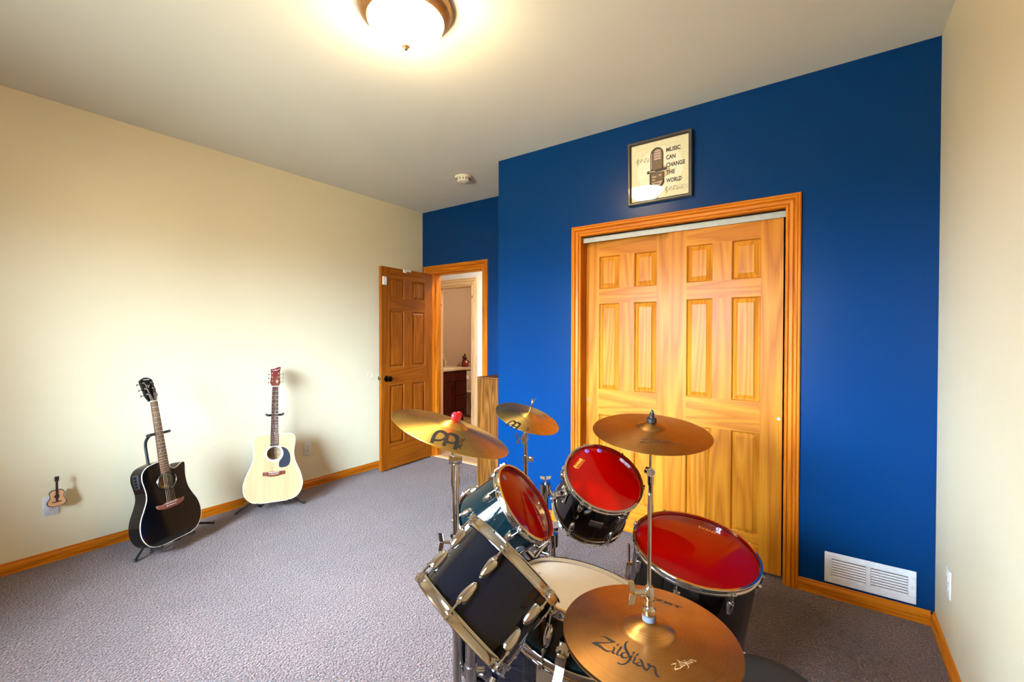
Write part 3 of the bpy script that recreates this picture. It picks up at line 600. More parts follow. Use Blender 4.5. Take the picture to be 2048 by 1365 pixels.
# ------------------------------------------------------------------ ceiling fixtures
t = root('ceiling_light', 'lit white glass dome ceiling light with a bronze rim', 'ceiling light', tmat(-1.475, 1.287, H))
G().lathe([(0,-.001),(.196,-.001),(.197,-.012),(.192,-.018),(.191,-.026),(.186,-.034),(.176,-.046),(.166,-.054),(.160,-.058),(.160,-.050),(.150,-.046),(.10,-.04),(0,-.04)], 64).build('light_rim', 'bronze', t, 50)
G().lathe([(.158,-.051),(.157,-.062),(.148,-.090),(.128,-.118),(.098,-.140),(.06,-.153),(.02,-.158),(0,-.158)], 64).build('glass_dome', 'lamp_glass', t, 60)
G().lathe([(0,-.157),(.016,-.158),(.017,-.162),(.010,-.168),(.006,-.176),(0,-.178)], 20).build('finial', 'bronze', t, 60)
t = root('smoke_detector', 'small round ivory smoke detector on the ceiling near the blue corner', 'smoke detector', tmat(-2.612, 2.925, H))
G().lathe([(0,-.001),(.072,-.001),(.074,-.006),(.072,-.014),(.066,-.017)], 36).build('base_plate', 'ivory_plastic', t)
g = G().lathe([(.060,-.012),(.060,-.020),(.056,-.043),(.050,-.048),(.018,-.050),(.016,-.046),(0,-.046)], 36)
for k in range(14):
    a = 2*PI*k/14; g.box(.0585, .0600, -.006, .006, -.036, -.031, 1, Matrix.Rotation(a, 4, 'Z')); g.box(.0592, .0606, -.006, .006, -.028, -.023, 1, Matrix.Rotation(a, 4, 'Z'))
g.build('detector_body', ['ivory_plastic', 'slot'], t)

# ------------------------------------------------------------------ framed print
PW = .397
t = root('framed_print', 'black framed microphone print with lettering above the closet doors', 'picture', tmat(-.8765, YB-.003, 2.1965) @ Matrix.Rotation(R_(1.9), 4, 'X') @ axes((0, 0, .1985), (1,0,0), (0,0,1), (0,-1,0)))
h = PW/2; iw = h-.020
g = G()
for T_ in (0, 1, 2, 3):
    prof = [(h, 0), (h, .024), (h-.004, .027), (iw+.006, .027), (iw, .020), (iw, 0)]
    Rz = Matrix.Rotation(T_*PI/2, 4, 'Z'); vs = [(s*d, -d, z) for s in (-1, 1) for d, z in prof]; n = len(prof)
    g.add(vs, [(k, (k+1) % n, n+(k+1) % n, n+k) for k in range(n)], 0, Rz)
g.build('picture_frame', 'frame_black', t, 0)
P = ['print_paper', 'print_light', 'print_dark', 'print_mid', 'print_tan', 'print_pink', 'ink']
g = G().box(-iw, iw, -iw, iw, .004, .010, 0)
def flat(pts, z, mi): g.add([(x, y, z) for x, y in pts], [tuple(range(len(pts)))], mi)
def disc(cx, cy, rx, ry, z, mi, n=48): flat([(cx+rx*math.cos(2*PI*k/n), cy+ry*math.sin(2*PI*k/n)) for k in range(n)], z, mi)
def pill(cx, w, y0, y1, z, mi, rt=1., rb=0.):
    pts = []
    n = 12
    for k in range(n+1):
        a = PI*k/n; pts.append((cx+w*math.cos(a), y1-w*rt+w*rt*math.sin(a)))
    if rb:
        for k in range(n+1):
            a = PI+PI*k/n; pts.append((cx+w*math.cos(a), y0+w*rb+w*rb*math.sin(a)))
    else: pts += [(cx-w, y0), (cx+w, y0)]
    flat(pts, z, mi)
def bar(x0, x1, y0, y1, z, mi): flat([(x0, y0), (x1, y0), (x1, y1), (x0, y1)], z, mi)
disc(.004, .0, .140, .140, .0103, 1)
pts = [(-.062,-.035),(-.05,-.005),(-.02,.015),(.03,.02),(.065,.0),(.07,-.03),(.04,-.05),(-.03,-.055)]
flat(catmull(pts, 4, True), .0105, 4)
mx = -.014
pill(mx, .041, .002, .140, .0107, 2); pill(mx+.004, .030, .03, .132, .0109, 3); pill(mx+.004, .022, .062, .126, .0111, 5)
for k in range(8): bar(mx-.018, mx+.026, .060+k*.008, .0625+k*.008, .0113, 4 if k % 2 else 2)
bar(mx-.026, mx+.030, .004, .056, .0111, 3); bar(mx-.036, mx-.030, .01, .11, .0111, 5)
flat([(mx-.062,-.016),(mx+.062,-.008),(mx+.062,.008),(mx-.062,.002)], .0113, 2); bar(mx-.048, mx-.010, -.008, -.002, .0115, 4)
pill(mx, .046, -.112, -.014, .0109, 2, .05, .72); pill(mx, .037, -.100, -.020, .0111, 3, .05, .72)
for yy, x0, x1 in ((-.040,-.030,-.004),(-.058,-.030,-.010),(-.034,.012,.026)): bar(mx+x0, mx+x1, yy-.004, yy+.003, .0113, 4)
flat([(mx-.034,-.075),(mx+.034,-.070),(mx+.022,-.094),(mx-.02,-.098)], .0113, 5); bar(mx-.02, mx+.02, -.086, -.081, .0115, 2)
flat([(mx-.010,-.105),(mx+.010,-.105),(mx+.006,-iw),(mx-.006,-iw)], .0109, 2); bar(mx-.003, mx+.003, -iw, -.112, .0111, 4)
for txt, y, w in (('MUSIC', .096, .086), ('CAN', .050, .056), ('CHANGE', .003, .112), ('THE', -.042, .052), ('WORLD', -.092, .092)):
    put_text(g, txt, (.044, y), (w, 0), (0, .027), lambda a, b: .0117, 6, .032)
def notes(x0, y0, w):
    for k in range(4): bar(x0, x0+w, y0+k*.007, y0+k*.007+.0008, .0106, 2)
    c = [(x0+.012,y0-.012),(x0+.018,y0+.004),(x0+.008,y0+.012),(x0+.016,y0+.030),(x0+.020,y0+.022),(x0+.010,y0+.006)]
    for a, b in zip(c[:-1], c[1:]):
        d = Vector((b[0]-a[0], b[1]-a[1])).normalized()*.0013; flat([(a[0]-d.y, a[1]+d.x), (a[0]+d.y, a[1]-d.x), (b[0]+d.y, b[1]-d.x), (b[0]-d.y, b[1]+d.x)], .0112, 6)
    for k, (dx, dy) in enumerate(((.034,.012),(.044,.020),(.058,.006),(.068,.024),(.080,.004),(.094,.008),(.106,.002))):
        if dx > w-.008: break
        disc(x0+dx, y0+dy, .0034, .0026, .0112, 6, 12)
        if k % 2 == 0: bar(x0+dx+.0022, x0+dx+.0034, y0+dy, y0+dy+.018, .0112, 6)
notes(-.150, .062, .098); notes(.030, -.142, .140)
g.build('print_sheet', P, t, 0)
G().box(-iw, iw, -iw, iw, .0125, .0140).build('glass_sheet', 'pane', t, 0)

# ------------------------------------------------------------------ wall grille
VX0, VX1, VZ0, VZ1 = -.012, .345, .078, .234
t = root('wall_vent', 'white metal wall vent grille low on the blue wall at the right', 'vent', axes(((VX0+VX1)/2, YB, (VZ0+VZ1)/2), (1,0,0), (0,0,1), (0,-1,0)))
vw, vh = (VX1-VX0)/2, (VZ1-VZ0)/2
g = G().box(-vw, vw, vh-.032, vh, .0005, .008).box(-vw, vw, -vh, -vh+.032, .0005, .008).box(-vw, -vw+.030, -vh+.032, vh-.032, .0005, .008).box(vw-.030, vw, -vh+.032, vh-.032, .0005, .008).box(-.009, .009, -vh+.032, vh-.032, .0005, .008)
g.build('face_plate', 'white_metal', t, 0, .0025)
G().box(-vw+.028, vw-.028, -vh+.03, vh-.03, .0004, .0014).build('duct_shade', 'slot', t, 0)  # dark sheet standing in for the shade behind the louvers
for k in range(7):
    y = -vh+.036+k*.0132
    for x0, x1 in ((-vw+.0305, -.0095), (.0095, vw-.0305)):
        G().add([(x0,y-.0035,.0078),(x1,y-.0035,.0078),(x1,y+.0042,.0030),(x0,y+.0042,.0030),(x0,y-.0045,.0066),(x1,y-.0045,.0066),(x1,y+.0032,.0022),(x0,y+.0032,.0022)], [(0,1,2,3),(4,7,6,5),(0,4,5,1),(2,6,7,3),(0,3,7,4),(1,5,6,2)]).build('louver', 'white_metal', t, 0)
for x in (-vw+.014, vw-.014): G().lathe([(0,.0088),(.003,.0086),(.0034,.008)], 12, T=tmat(x, 0, 0)).build('screw', 'steel', t)

# ------------------------------------------------------------------ electrical outlets
def outlet(label, o, x, y, z):
    t = root('wall_outlet', label, 'outlet', axes(o, x, y, z))
    G().box(-.035, .035, -.057, .057, .0003, .006, ch=.0022).build('cover_plate', 'white_plastic', t)
    for s in (1, -1):
        r = G().prism([(.017*math.cos(a), s*.0195+.0145*math.sin(a)*(1 if abs(math.sin(a)) < .8 else .93)) for a in [2*PI*k/24 for k in range(24)]], .006, .0085).build('receptacle', 'white_plastic', t)
        for xx, w_, h_ in ((-.0062, .0011, .0042), (.0062, .0011, .0036)): G().box(xx-w_, xx+w_, s*.0195-h_+.003, s*.0195+h_+.003, .0084, .0088).build('slot', 'slot', r, 0)
        G().lathe([(0,.0088),(.0022,.0088),(.0022,.0084)], 10, T=tmat(0, s*.0195-.0075, 0)).build('slot', 'slot', r, 0)
    G().lathe([(0,.0072),(.003,.007),(.0034,.006)], 12).build('screw', 'steel', t)
    return t
outlet('white wall outlet on the cream wall behind the tiny plug-in guitar', (XL, .553, .335), (0,1,0), (0,0,1), (1,0,0))
outlet('white wall outlet on the cream wall right of the pale wood guitar', (XL, 2.153, .352), (0,1,0), (0,0,1), (1,0,0))
outlet('white wall outlet on the right hand cream wall near the vent', (XR, 2.530, .336), (0,-1,0), (0,0,1), (-1,0,0))
# guitar night light in the first outlet
t = root('guitar_night_light', 'tiny tan guitar shaped night light plugged into a low wall outlet', 'night light', axes((XL+.052, .571, .337), (0,1,0), (0,0,1), (1,0,0)))
ol = [(0,0),(.022,.002),(.038,.012),(.042,.028),(.034,.044),(.028,.056),(.031,.070),(.032,.084),(.022,.096),(.006,.099)]
full = catmull(ol+[(-x, y) for x, y in ol[::-1][:-1]] , 4, True)
G().prism(full, -.004, .004).build('body', 'mini_dark', t, 30)
ins = [(x*.91, .049+(y-.049)*.93) for x, y in full]
G().prism(ins, .0038, .0052).build('face', 'mini_tan', t, 30)
G().box(-.0055, .0055, .050, .150, .0053, .0085).box(-.005, .005, .028, .05, .0053, .0075).lathe([(0,.0075),(.011,.0075),(.0115,.0054)], 20, T=tmat(0,.060,0)).box(-.020, .020, .026, .031, .0053, .0085).build('neck', 'mini_dark', t)
g = G().box(-.009, .009, .1505, .178, .0035, .009)
for k in range(3):
    for s in (-1, 1): g.ball((s*.0125, .156+k*.008, .006), .0028, 1, n=8)
g.build('headstock', ['mini_dark', 'steel'], t)
G().box(-.016, .016, .008, .040, -.040, -.0045).build('plug_body', 'white_plastic', t, 0, .003)

# ------------------------------------------------------------------ acoustic guitars
def guitar(name, label, Tm, half_l, half_r, depth, m_side, m_top, hole, m_board, board_y, nut_y, m_neck, bind, extras):
    t = root(name, label, 'guitar', Tm)
    out = catmull([(0, half_l[0][1])]+[(x, y) for x, y in half_r[1:]]+[(-x, y) for x, y in half_l[::-1][:-1]], 5, True)
    n = len(out); g = G()
    vs = [(x, y, z) for z in (-depth, -.003) for x, y in out]
    g.add(vs, [(k, (k+1) % n, n+(k+1) % n, n+k) for k in range(n)], 0).add([(x, y, -depth) for x, y in out], [tuple(range(n))], 0)
    g.add([(x*.985, y*.985+.003, -depth+.004) for x, y in out], [tuple(range(n))], 1)
    body = g.build('body', [m_side, 'maple'], t, 50)
    b = bmesh.new(); cx, cyy, rx, ry = hole
    v1 = [b.verts.new((x, y, 0)) for x, y in out]; e = [b.edges.new((v1[k], v1[(k+1) % n])) for k in range(n)]
    nh = 40; v2 = [b.verts.new((cx+rx*math.cos(2*PI*k/nh), cyy+ry*math.sin(2*PI*k/nh), 0)) for k in range(nh)]
    e += [b.edges.new((v2[k], v2[(k+1) % nh])) for k in range(nh)]
    bmesh.ops.triangle_fill(b, edges=e, use_beauty=True)
    r = bmesh.ops.extrude_face_region(b, geom=list(b.faces))
    for q in r['geom']:
        if isinstance(q, bmesh.types.BMVert): q.co.z = -.003
    G().bm(b).build('soundboard', m_top, t, 30)
    if bind:
        G().tube([(x, y, -.0018) for x, y in out], .0026, 8, closed=True).build('binding', bind, t, 60)
    wn, we = .0215, .028
    def wy(y): return wn+(we-wn)*(nut_y-y)/(nut_y-board_y)
    g = G(); vs = []
    for y, z in ((board_y, .001), (nut_y, .001)):
        w = wy(y); vs += [(-w, y, z), (w, y, z), (w*.96, y, z+.0058), (0, y, z+.0068), (-w*.96, y, z+.0058)]
    g.add(vs, [(0,1,6,5),(1,2,7,6),(2,3,8,7),(3,4,9,8),(4,0,5,9),(4,3,2,1,0),(5,6,7,8,9)])
    fb = g.build('fretboard', m_board, t, 30)
    scale_len = .645; k0 = None
    for k in range(20):
        y = nut_y-scale_len*(1-2**(-(k+1)/12))
        if y < board_y+.004: break
        w = wy(y)*.97; G().tube([(-w,y,.0072),(0,y,.0081),(w,y,.0072)], .0011, 6).build('fret', 'fret', fb, 60)
    for k in (3, 5, 7, 9, 12, 15):
        y = nut_y-scale_len*(1-2**(-(k-.5)/12))
        if y < board_y+.01: break
        for x in ((-.011, .011) if k == 12 else (0,)): G().lathe([(0,.0081),(.0028,.0080),(.003,.007)], 10, T=tmat(x, y, 0)).build('inlay_dot', 'pearl', fb, 60)
    g = G(); body_top = max(y for x, y in out)
    path = [(0, body_top-.06, -.030), (0, body_top-.01, -.030), (0, body_top+.015, -.022), (0, (body_top+nut_y)/2, -.0125), (0, nut_y-.03, -.011), (0, nut_y, -.009)]
    vs = []
    for k, p in enumerate(path):
        w = wy(p[1])*.98; dz = -p[2]
        vs += [(w*math.cos(a), p[1], .0008-dz*2*math.sin(a)*.5*1.0 if a > 0 else .0008) for a in [PI*q/10 for q in range(11)]]
    g.add(vs, [(11*i+q, 11*i+q+1, 11*i+12+q, 11*i+11+q) for i in range(len(path)-1) for q in range(10)]+[(11*i+10, 11*i, 11*i+11, 11*i+21) for i in range(len(path)-1)]+[tuple(range(11))[::-1], tuple(11*(len(path)-1)+q for q in range(11))])
    g.build('neck', m_neck, t, 50)
    G().box(-wn, wn, nut_y, nut_y+.0055, .0, .0095, ch=.0008).build('nut', 'bone', t)
    extras(t, nut_y, wy)
    return t
def tuner(par, x, y, s, mat='chrome', zf=.0):
    """string post on the face and winder at the side"""
    Pp = G().lathe([(0,.0165),(.0030,.0165),(.0030,.006),(.0055,.0055),(.006,.0035),(0,.0035)], 14, T=tmat(x, y, zf))
    Pp.cyl((x, y, zf-.018), (s*(.047), y, zf-.016), .0022, n=8).ball((s*.052, y, zf-.016), .0085, sc_=(.9,1.05,.55), n=12).box(x-.007, x+.007, y-.009, y+.009, zf-.022, zf-.0125)
    Pp.build('tuning_peg', mat, par)
def head_tilt(nut_y): return Matrix.Translation((0, nut_y+.004, 0)) @ Matrix.Rotation(R_(-13), 4, 'X')
def strings_to(t, by, bz, nut_y, pegs, hm, wn):
    for k in range(6):
        f = (k-2.5)/2.5; p = hm @ Vector((pegs[k][0], pegs[k][1], .012))
        G().tube([(f*.0265, by, bz), (f*wn, nut_y, .0098), tuple(p)], [.0007 if k < 3 else .0005]*3, 6).build('string', 'string', t, 60)
def gmat(base, nh, th, rollz=0.):
    nh = Vector((*nh, 0)).normalized(); th = R_(th)
    zc = nh*math.cos(th)+Vector((0,0,math.sin(th))); yc = -nh*math.sin(th)+Vector((0,0,math.cos(th))); xc = yc.cross(zc)
    return axes(base, xc, yc, zc) @ Matrix.Rotation(R_(rollz), 4, 'Z')

# black cutaway guitar
BG = gmat((-3.300, 1.031, .082), (.91, .41), 11.)
hl = [(0,0),(.10,.002),(.158,.026),(.191,.078),(.197,.135),(.184,.19),(.158,.24),(.137,.285),(.131,.325),(.137,.37),(.143,.41),(.135,.45),(.105,.478),(.05,.490),(.026,.491)]
hr = [(0,0),(.10,.002),(.158,.026),(.191,.078),(.197,.135),(.184,.19),(.158,.24),(.139,.285),(.131,.325),(.130,.37),(.133,.40),(.138,.437),(.132,.452),(.118,.452),(.100,.444),(.080,.432),(.058,.430),(.040,.442),(.031,.462),(.028,.485),(.026,.491)]
def black_extras(t, nut_y, wy):
    G().tube([(.061*math.cos(a), .366+.050*math.sin(a), .0012) for a in [2*PI*k/48 for k in range(48)]], .0062, 8, closed=True).build('rosette', 'black_gloss', t, 60)
    for a0, a1 in ((100, 205), (285, 395)):
        G().tube([(.061*math.cos(R_(a)), .366+.050*math.sin(R_(a)), .0062) for a in range(a0, a1+1, 7)], .0022, 6).build('rosette_band', 'fret', t, 60)
    pts = [(-.088,.226),(-.080,.214),(-.050,.203),(-.02,.200),(.02,.200),(.05,.203),(.080,.214),(.088,.226),(.086,.236),(.070,.232),(.045,.238),(.015,.236),(-.02,.238),(-.05,.232),(-.075,.236),(-.087,.235)]
    br = G().prism(catmull(pts, 3, True), .0, .009, ch=.0015).build('bridge', 'pinkwood', t)
    G().box(-.036, .036, .229, .2325, .009, .0125).build('saddle', 'bone', br, 0)
    for k in range(6): G().ball(((k-2.5)*.0105, .216, .0095), .0034, n=10).build('bridge_pin', 'bone', br)
    Ph = head_tilt(nut_y)
    hp = [(-.0215,0),(-.027,.012),(-.0345,.030),(-.0355,.05),(-.0365,.09),(-.0385,.140),(-.033,.146),(-.022,.153),(-.012,.157),(0,.158),(.012,.157),(.022,.153),(.033,.146),(.0385,.140),(.0365,.09),(.0355,.05),(.0345,.030),(.027,.012),(.0215,0)]
    hd = G().prism(hp, -.0125, .0035, ch=.001).build('headstock', 'black_gloss', t); hd.matrix_local = Ph
    pegs = []
    for s in (-1, 1):
        for y in ((.045, .083, .121) if s < 0 else (.121, .083, .045)):
            tuner(hd, s*.024, y, s); pegs.append((s*.024, y))
    g = G(); put_text(g, 'YAMAHA', (-.020, .1395), (.040, 0), (0, .0075), lambda a, b: .0039, 0, .02)
    g.build('head_lettering', 'pearl', hd, 0)
    g = G()
    for a in (20, 140, 260):
        g.add([(0,.100,.0039),(.006*math.cos(R_(a-14)),.100+.006*math.sin(R_(a-14)),.0039),(.014*math.cos(R_(a)),.100+.014*math.sin(R_(a)),.0039),(.006*math.cos(R_(a+14)),.100+.006*math.sin(R_(a+14)),.0039)], [(0,1,2,3)])
    g.build('head_emblem', 'pearl', hd, 0)
    strings_to(t, .231, .0126, nut_y, pegs, Ph, .0185)
    # control panel on the upper side
    ang = math.atan2(.06, -.004)
    cp_ = G().box(-.003, .0035, -.042, .042, -.022, .022, ch=.003)
    o = cp_.build('control_panel', 'black_plastic', t); o.matrix_local = axes((-.1405, .405, -.046), (-1,0,0), (0,0,1), (0,1,0)) @ Matrix.Rotation(PI/2, 4, 'X')
    for k in range(4): G().cyl((.0035, -.028+k*.018, 0), (.012, -.028+k*.018, 0), .006, n=12).build('control_knob', 'black_gloss', o)
guitar('acoustic_guitar', 'black cutaway acoustic electric guitar standing on the cream wall side', BG, hl, hr, .088, 'black_gloss', 'black_gloss', (0, .366, .055, .044), 'rosewood', .418, .868, 'black_gloss', 'cream_bind', black_extras)

# pale dreadnought
NG = gmat((-3.415, 1.682, .092), (.9, -.43), 14., -1.3)
dl = [(0,0),(.09,.001),(.150,.018),(.188,.062),(.200,.118),(.194,.165),(.178,.215),(.158,.262),(.143,.305),(.137,.340),(.138,.380),(.144,.430),(.146,.460),(.138,.485),(.115,.500),(.06,.505),(.028,.505)]
def nat_extras(t, nut_y, wy):
    G().lathe([(.050,.0004),(.050,.0014),(.056,.0018),(.064,.0014),(.064,.0004)], 56, T=tmat(0, .358, 0)).build('rosette', 'bone', t)
    pg = [(.045,.398),(.066,.398),(.090,.380),(.108,.345),(.113,.305),(.106,.268),(.085,.250),(.055,.246),(.036,.254),(.034,.285),(.044,.305),(.058,.325),(.063,.350),(.058,.378)]
    G().prism(catmull(pg, 3, True), .0004, .0026).build('pickguard', 'pickguard', t, 30)
    pts = [(-.076,.222),(-.076,.196),(-.05,.193),(-.028,.186),(0,.184),(.028,.186),(.05,.193),(.076,.196),(.076,.222)]
    br = G().prism(pts, 0, .008, ch=.0015).build('bridge', 'mahogany', t)
    G().box(-.036, .036, .2135, .217, .008, .012).build('saddle', 'bone', br, 0)
    for k in range(6): G().ball(((k-2.5)*.0105, .203, .0085), .0036, n=10).build('bridge_pin', 'bone', br)
    Ph = head_tilt(nut_y)
    hp = [(-.0215,0),(-.030,.016),(-.036,.032),(-.034,.060),(-.031,.090),(-.033,.120),(-.036,.146),(-.028,.148),(-.010,.150),(.006,.158),(.022,.166),(.038,.166),(.034,.140),(.031,.110),(.032,.060),(.036,.032),(.030,.016),(.0215,0)]
    hd = G().prism(hp, -.0125, .0035, ch=.001).build('headstock', 'maroon', t); hd.matrix_local = Ph
    pegs = []
    for s in (-1, 1):
        for y in ((.042, .075, .108) if s < 0 else (.108, .075, .042)):
            tuner(hd, s*.0215, y, s); pegs.append((s*.0215, y))
    g = G(); sw = catmull([(-.026,.136),(-.014,.131),(-.004,.136),(.004,.140),(.012,.137),(.020,.143),(.028,.151)], 4)
    g.add([q for x, y in sw for q in ((x, y-.0011, .0039), (x, y+.0011, .0039))], [(2*k, 2*k+1, 2*k+3, 2*k+2) for k in range(len(sw)-1)]).ball((.001, .138, .0036), .0042, sc_=(1.3,1,.15), n=10)
    g.build('head_emblem', 'pearl', hd, 0)
    strings_to(t, .215, .0122, nut_y, pegs, Ph, .0185)
guitar('acoustic_guitar', 'pale natural wood acoustic guitar with a dark red headstock', NG, dl, dl, .115, 'mahogany', 'spruce', (0, .358, .049, .049), 'dark_rosewood', .412, .876, 'mahogany', 'cream_bind', nat_extras)

def guitar_stand(label, Tm, feet, base, nh, depth, yoke_y):
    """feet: the two front feet on the floor; Tm: the guitar held; yoke_y: height along the neck of the rest"""
    t = root('guitar_stand', label, 'guitar stand', tmat(*base, 0)); Bv = Vector((*base, 0)); inv = Tm
    W = lambda x, y, z: (inv @ Vector((x, y, z)))-Bv
    hub = W(0, -.005, -depth-.05); hub.z = .135
    top = W(0, yoke_y-.07, -depth*.5-.035)
    yk = W(0, yoke_y+.01, -.040)
    post = catmull([tuple(hub-Vector((0,0,.03))), tuple(hub), tuple(W(0, .16, -depth-.035)), tuple(W(0, .50, -depth-.030)), tuple(W(0, yoke_y-.045, -depth-.026)), tuple(W(0, yoke_y-.005, -depth*.75-.02)), tuple(W(0, yoke_y+.008, -depth*.45-.02)), tuple(yk)], 5)
    G().tube(post, .0085, 12).build('upright', 'black_metal', t, 60)
    arm = catmull([tuple(W(-.058, yoke_y+.012, .018)), tuple(W(-.054, yoke_y+.01, -.012)), tuple(W(-.040, yoke_y+.01, -.036)), tuple(W(0, yoke_y+.01, -.040)), tuple(W(.040, yoke_y+.01, -.036)), tuple(W(.054, yoke_y+.01, -.012)), tuple(W(.058, yoke_y+.012, .018))], 4)
    G().tube(arm, .0085, 12).build('neck_rest', 'black_plastic', t, 60)
    n3 = Vector((*nh, 0)).normalized()
    for f in feet:
        p = Vector((*f, .010))-Bv
        G().tube([tuple(hub), tuple(hub*.4+p*.6+Vector((0,0,.012))), tuple(p)], .0085, 10).build('leg', 'black_metal', t, 60)
        G().ball(tuple(p), .0115, sc_=(1.2,1.2,.85), n=12).build('foot_cap', 'black_plastic', t.children[-1])
    p = hub-n3*.13; p.z = .010
    G().tube([tuple(hub), tuple(p)], .0085, 10).build('leg', 'black_metal', t, 60)
    for s in (-1, 1):
        a = catmull([tuple(hub), tuple(W(s*.075, -.030, -depth-.02)), tuple(W(s*.10, -.012, -depth*.5)), tuple(W(s*.105, -.010, .012)), tuple(W(s*.107, .004, .022))], 5)
        G().tube(a, .0075, 10).build('cradle_arm', 'black_plastic', t, 60)
    G().cyl(tuple(hub-Vector((0,0,.045))), tuple(hub+Vector((0,0,.03))), .016).build('hub', 'black_metal', t, 60)
guitar_stand('black tubular stand holding the black cutaway guitar', BG, [(-3.351, .842), (-3.580, 1.338)], (-3.42, 1.0), (.91, .41), .088, .655)
guitar_stand('black tubular stand holding the pale natural wood guitar', NG, [(-3.627, 1.511), (-3.428, 1.927)], (-3.53, 1.74), (.9, -.43), .115, .645)

# ------------------------------------------------------------------ drums
# every drum: axis n points out of the batter head; local z = 0 at the bottom hoop edge, z = Ln at the batter hoop edge
LG = .041
def drum(name, label, c, n, Ln, R, nl, a0, lug_l, m_shell, m_head, m_bot='clear_head', cat='drum', split=True, hoop='chrome', bolts=True):
    t = root(name, label, cat, fmat(c, n, -Ln))
    z0, z1 = .012, Ln-.012
    G().lathe([(R-.007,z1-.001),(R-.003,z1),(R,z1-.004),(R,z0+.004),(R-.003,z0),(R-.007,z0+.001)], 72, [0,0,0,0,0,1], close=True).build('shell', [m_shell, 'maple'], t, 30)
    hp = [(.0025,-.012),(.0025,0),(.0100,0),(.0110,-.0015),(.0100,-.003),(.0068,-.004),(.0060,-.012),(.0066,-.016),(.0092,-.0175),(.0098,-.021),(.0090,-.0235),(.0056,-.024),(.0048,-.013)]
    for nme, zz, s in (('batter_hoop', Ln, 1), ('bottom_hoop', 0, -1)):
        G().lathe([(R+r, zz+s*z) for r, z in hp], 80, close=True).build(nme, hoop, t, 35)
    G().lathe([(0,Ln-.0105),(R-.004,Ln-.0105),(R+.0005,Ln-.0125),(R+.0022,Ln-.015)], 72).build('batter_head', m_head, t, 60)
    G().lathe([(0,.0105),(R-.004,.0105),(R+.0005,.0125),(R+.0022,.015)], 72).build('bottom_head', m_bot, t, 60)
    proto = {}
    for end in (('top', 'bottom') if split else ('both',)):
        for k in range(nl):
            a = R_(a0+360*k/nl); Tz = Matrix.Rotation(a, 4, 'Z')
            if end not in proto:
                zc = (Ln-LG-lug_l if end == 'top' else LG+lug_l) if split else Ln/2
                s = 1 if end == 'top' else -1
                g = G()
                prof = [(0,0),(.0045,.002),(.0085,lug_l*.18),(.0112,lug_l*.48),(.0122,lug_l*.78),(.0118,lug_l*.96),(.0100,lug_l),(0,lug_l)]
                if split:
                    g.lathe([(r, zc+s*z) for r, z in prof], 20, 0, Matrix.Translation((R+.001, 0, 0)) @ Matrix.Diagonal((1.25,1,1,1)))
                    if bolts:
                        for q in (.28, .72): g.cyl((R-.0075, 0, zc+s*lug_l*q), (R-.010, 0, zc+s*lug_l*q), .0055, n=10, mi=1)
                else:
                    pr = [(0,-lug_l),(.005,-lug_l+.002),(.009,-lug_l*.75),(.0115,-lug_l*.3),(.012,0),(.0115,lug_l*.3),(.009,lug_l*.75),(.005,lug_l-.002),(0,lug_l)]
                    g.lathe([(r, zc+z) for r, z in pr], 20, 0, Matrix.Translation((R+.001, 0, 0)) @ Matrix.Diagonal((1.25,1,1,1)))
                lg = g.build('lug', ['chrome', 'slot'], t, 50)
                g = G()
                for s2 in ((s,) if split else (1, -1)):
                    hz = Ln-.012 if s2 > 0 else .012
                    za = zc+s2*lug_l*.96
                    g.cyl((R+.0135, 0, za), (R+.0135, 0, hz+s2*.006), .0026, n=10).cyl((R+.0135, 0, za-s2*.001), (R+.0135, 0, za+s2*.006), .0050, n=10)
                    g.box(R+.0060, R+.0195, -.0070, .0070, min(hz-s2*.004, hz+s2*.002), max(hz-s2*.004, hz+s2*.002), ch=.001)
                    g.cyl((R+.0135, 0, hz+s2*.002), (R+.0135, 0, hz+s2*.0065), .0052, n=12).box(R+.0105, R+.0165, -.003, .003, min(hz+s2*.0066, hz+s2*.0125), max(hz+s2*.0066, hz+s2*.0125))
                rd = g.build('tension_rod', 'chrome', lg, 40); proto[end] = (lg, rd)
                lg.matrix_local = Tz
            else:
                lg = dup(proto[end][0], t); lg.matrix_local = Tz; dup(proto[end][1], lg)
    return t
def head_text(t, par_z, txt, bl, dirang, w, h, mi, bold=.01):
    g = G(); ca, sa = math.cos(R_(dirang)), math.sin(R_(dirang))
    put_text(g, txt, bl, (w*ca, w*sa), (-h*sa, h*ca), lambda a, b: par_z, 0, bold)
    return g.build('head_lettering', mi, t, 0)
kit = 'tom drums of the kit'
NA = (.316, .712, .627); NB = (.745, .241, .622); NC = (.469, -.376, .799); ND = (.159, -.124, .979); NS = (.119, .204, .972)
CA, CB, CC, CD, CS = (-.602,.859,.825), (-.818,1.230,.801), (-.736,1.672,.786), (-.383,1.658,.607), (-.541,1.117,.655)
LA, LB, LC, LD, LS = .186, .207, .240, .41, .145
tA = drum('tom_drum', 'navy black tom seen from its side, nearest the camera, with long chrome lugs', CA, NA, LA, .126, 6, 68, .048, 'shell_navy', 'red_head', 'coated_head', 'tom drum'); tA['group'] = kit
tB = drum('tom_drum', 'teal tom with a red head in the middle of the kit, leaning steeply', CB, NB, LB, .128, 6, 138, .040, 'shell_teal', 'red_head', 'clear_head', 'tom drum'); tB['group'] = kit
tC = drum('tom_drum', 'black tom with a tilted red head and steel badge, before the left closet door', CC, NC, LC, .152, 6, 38, .040, 'shell_black', 'red_head', 'clear_head', 'tom drum'); tC['group'] = kit
tD = drum('floor_tom', 'large black floor tom with a wide red head beside the closet doors', CD, ND, LD, .203, 8, 0, .054, 'shell_black', 'red_head', 'clear_head', 'floor tom')
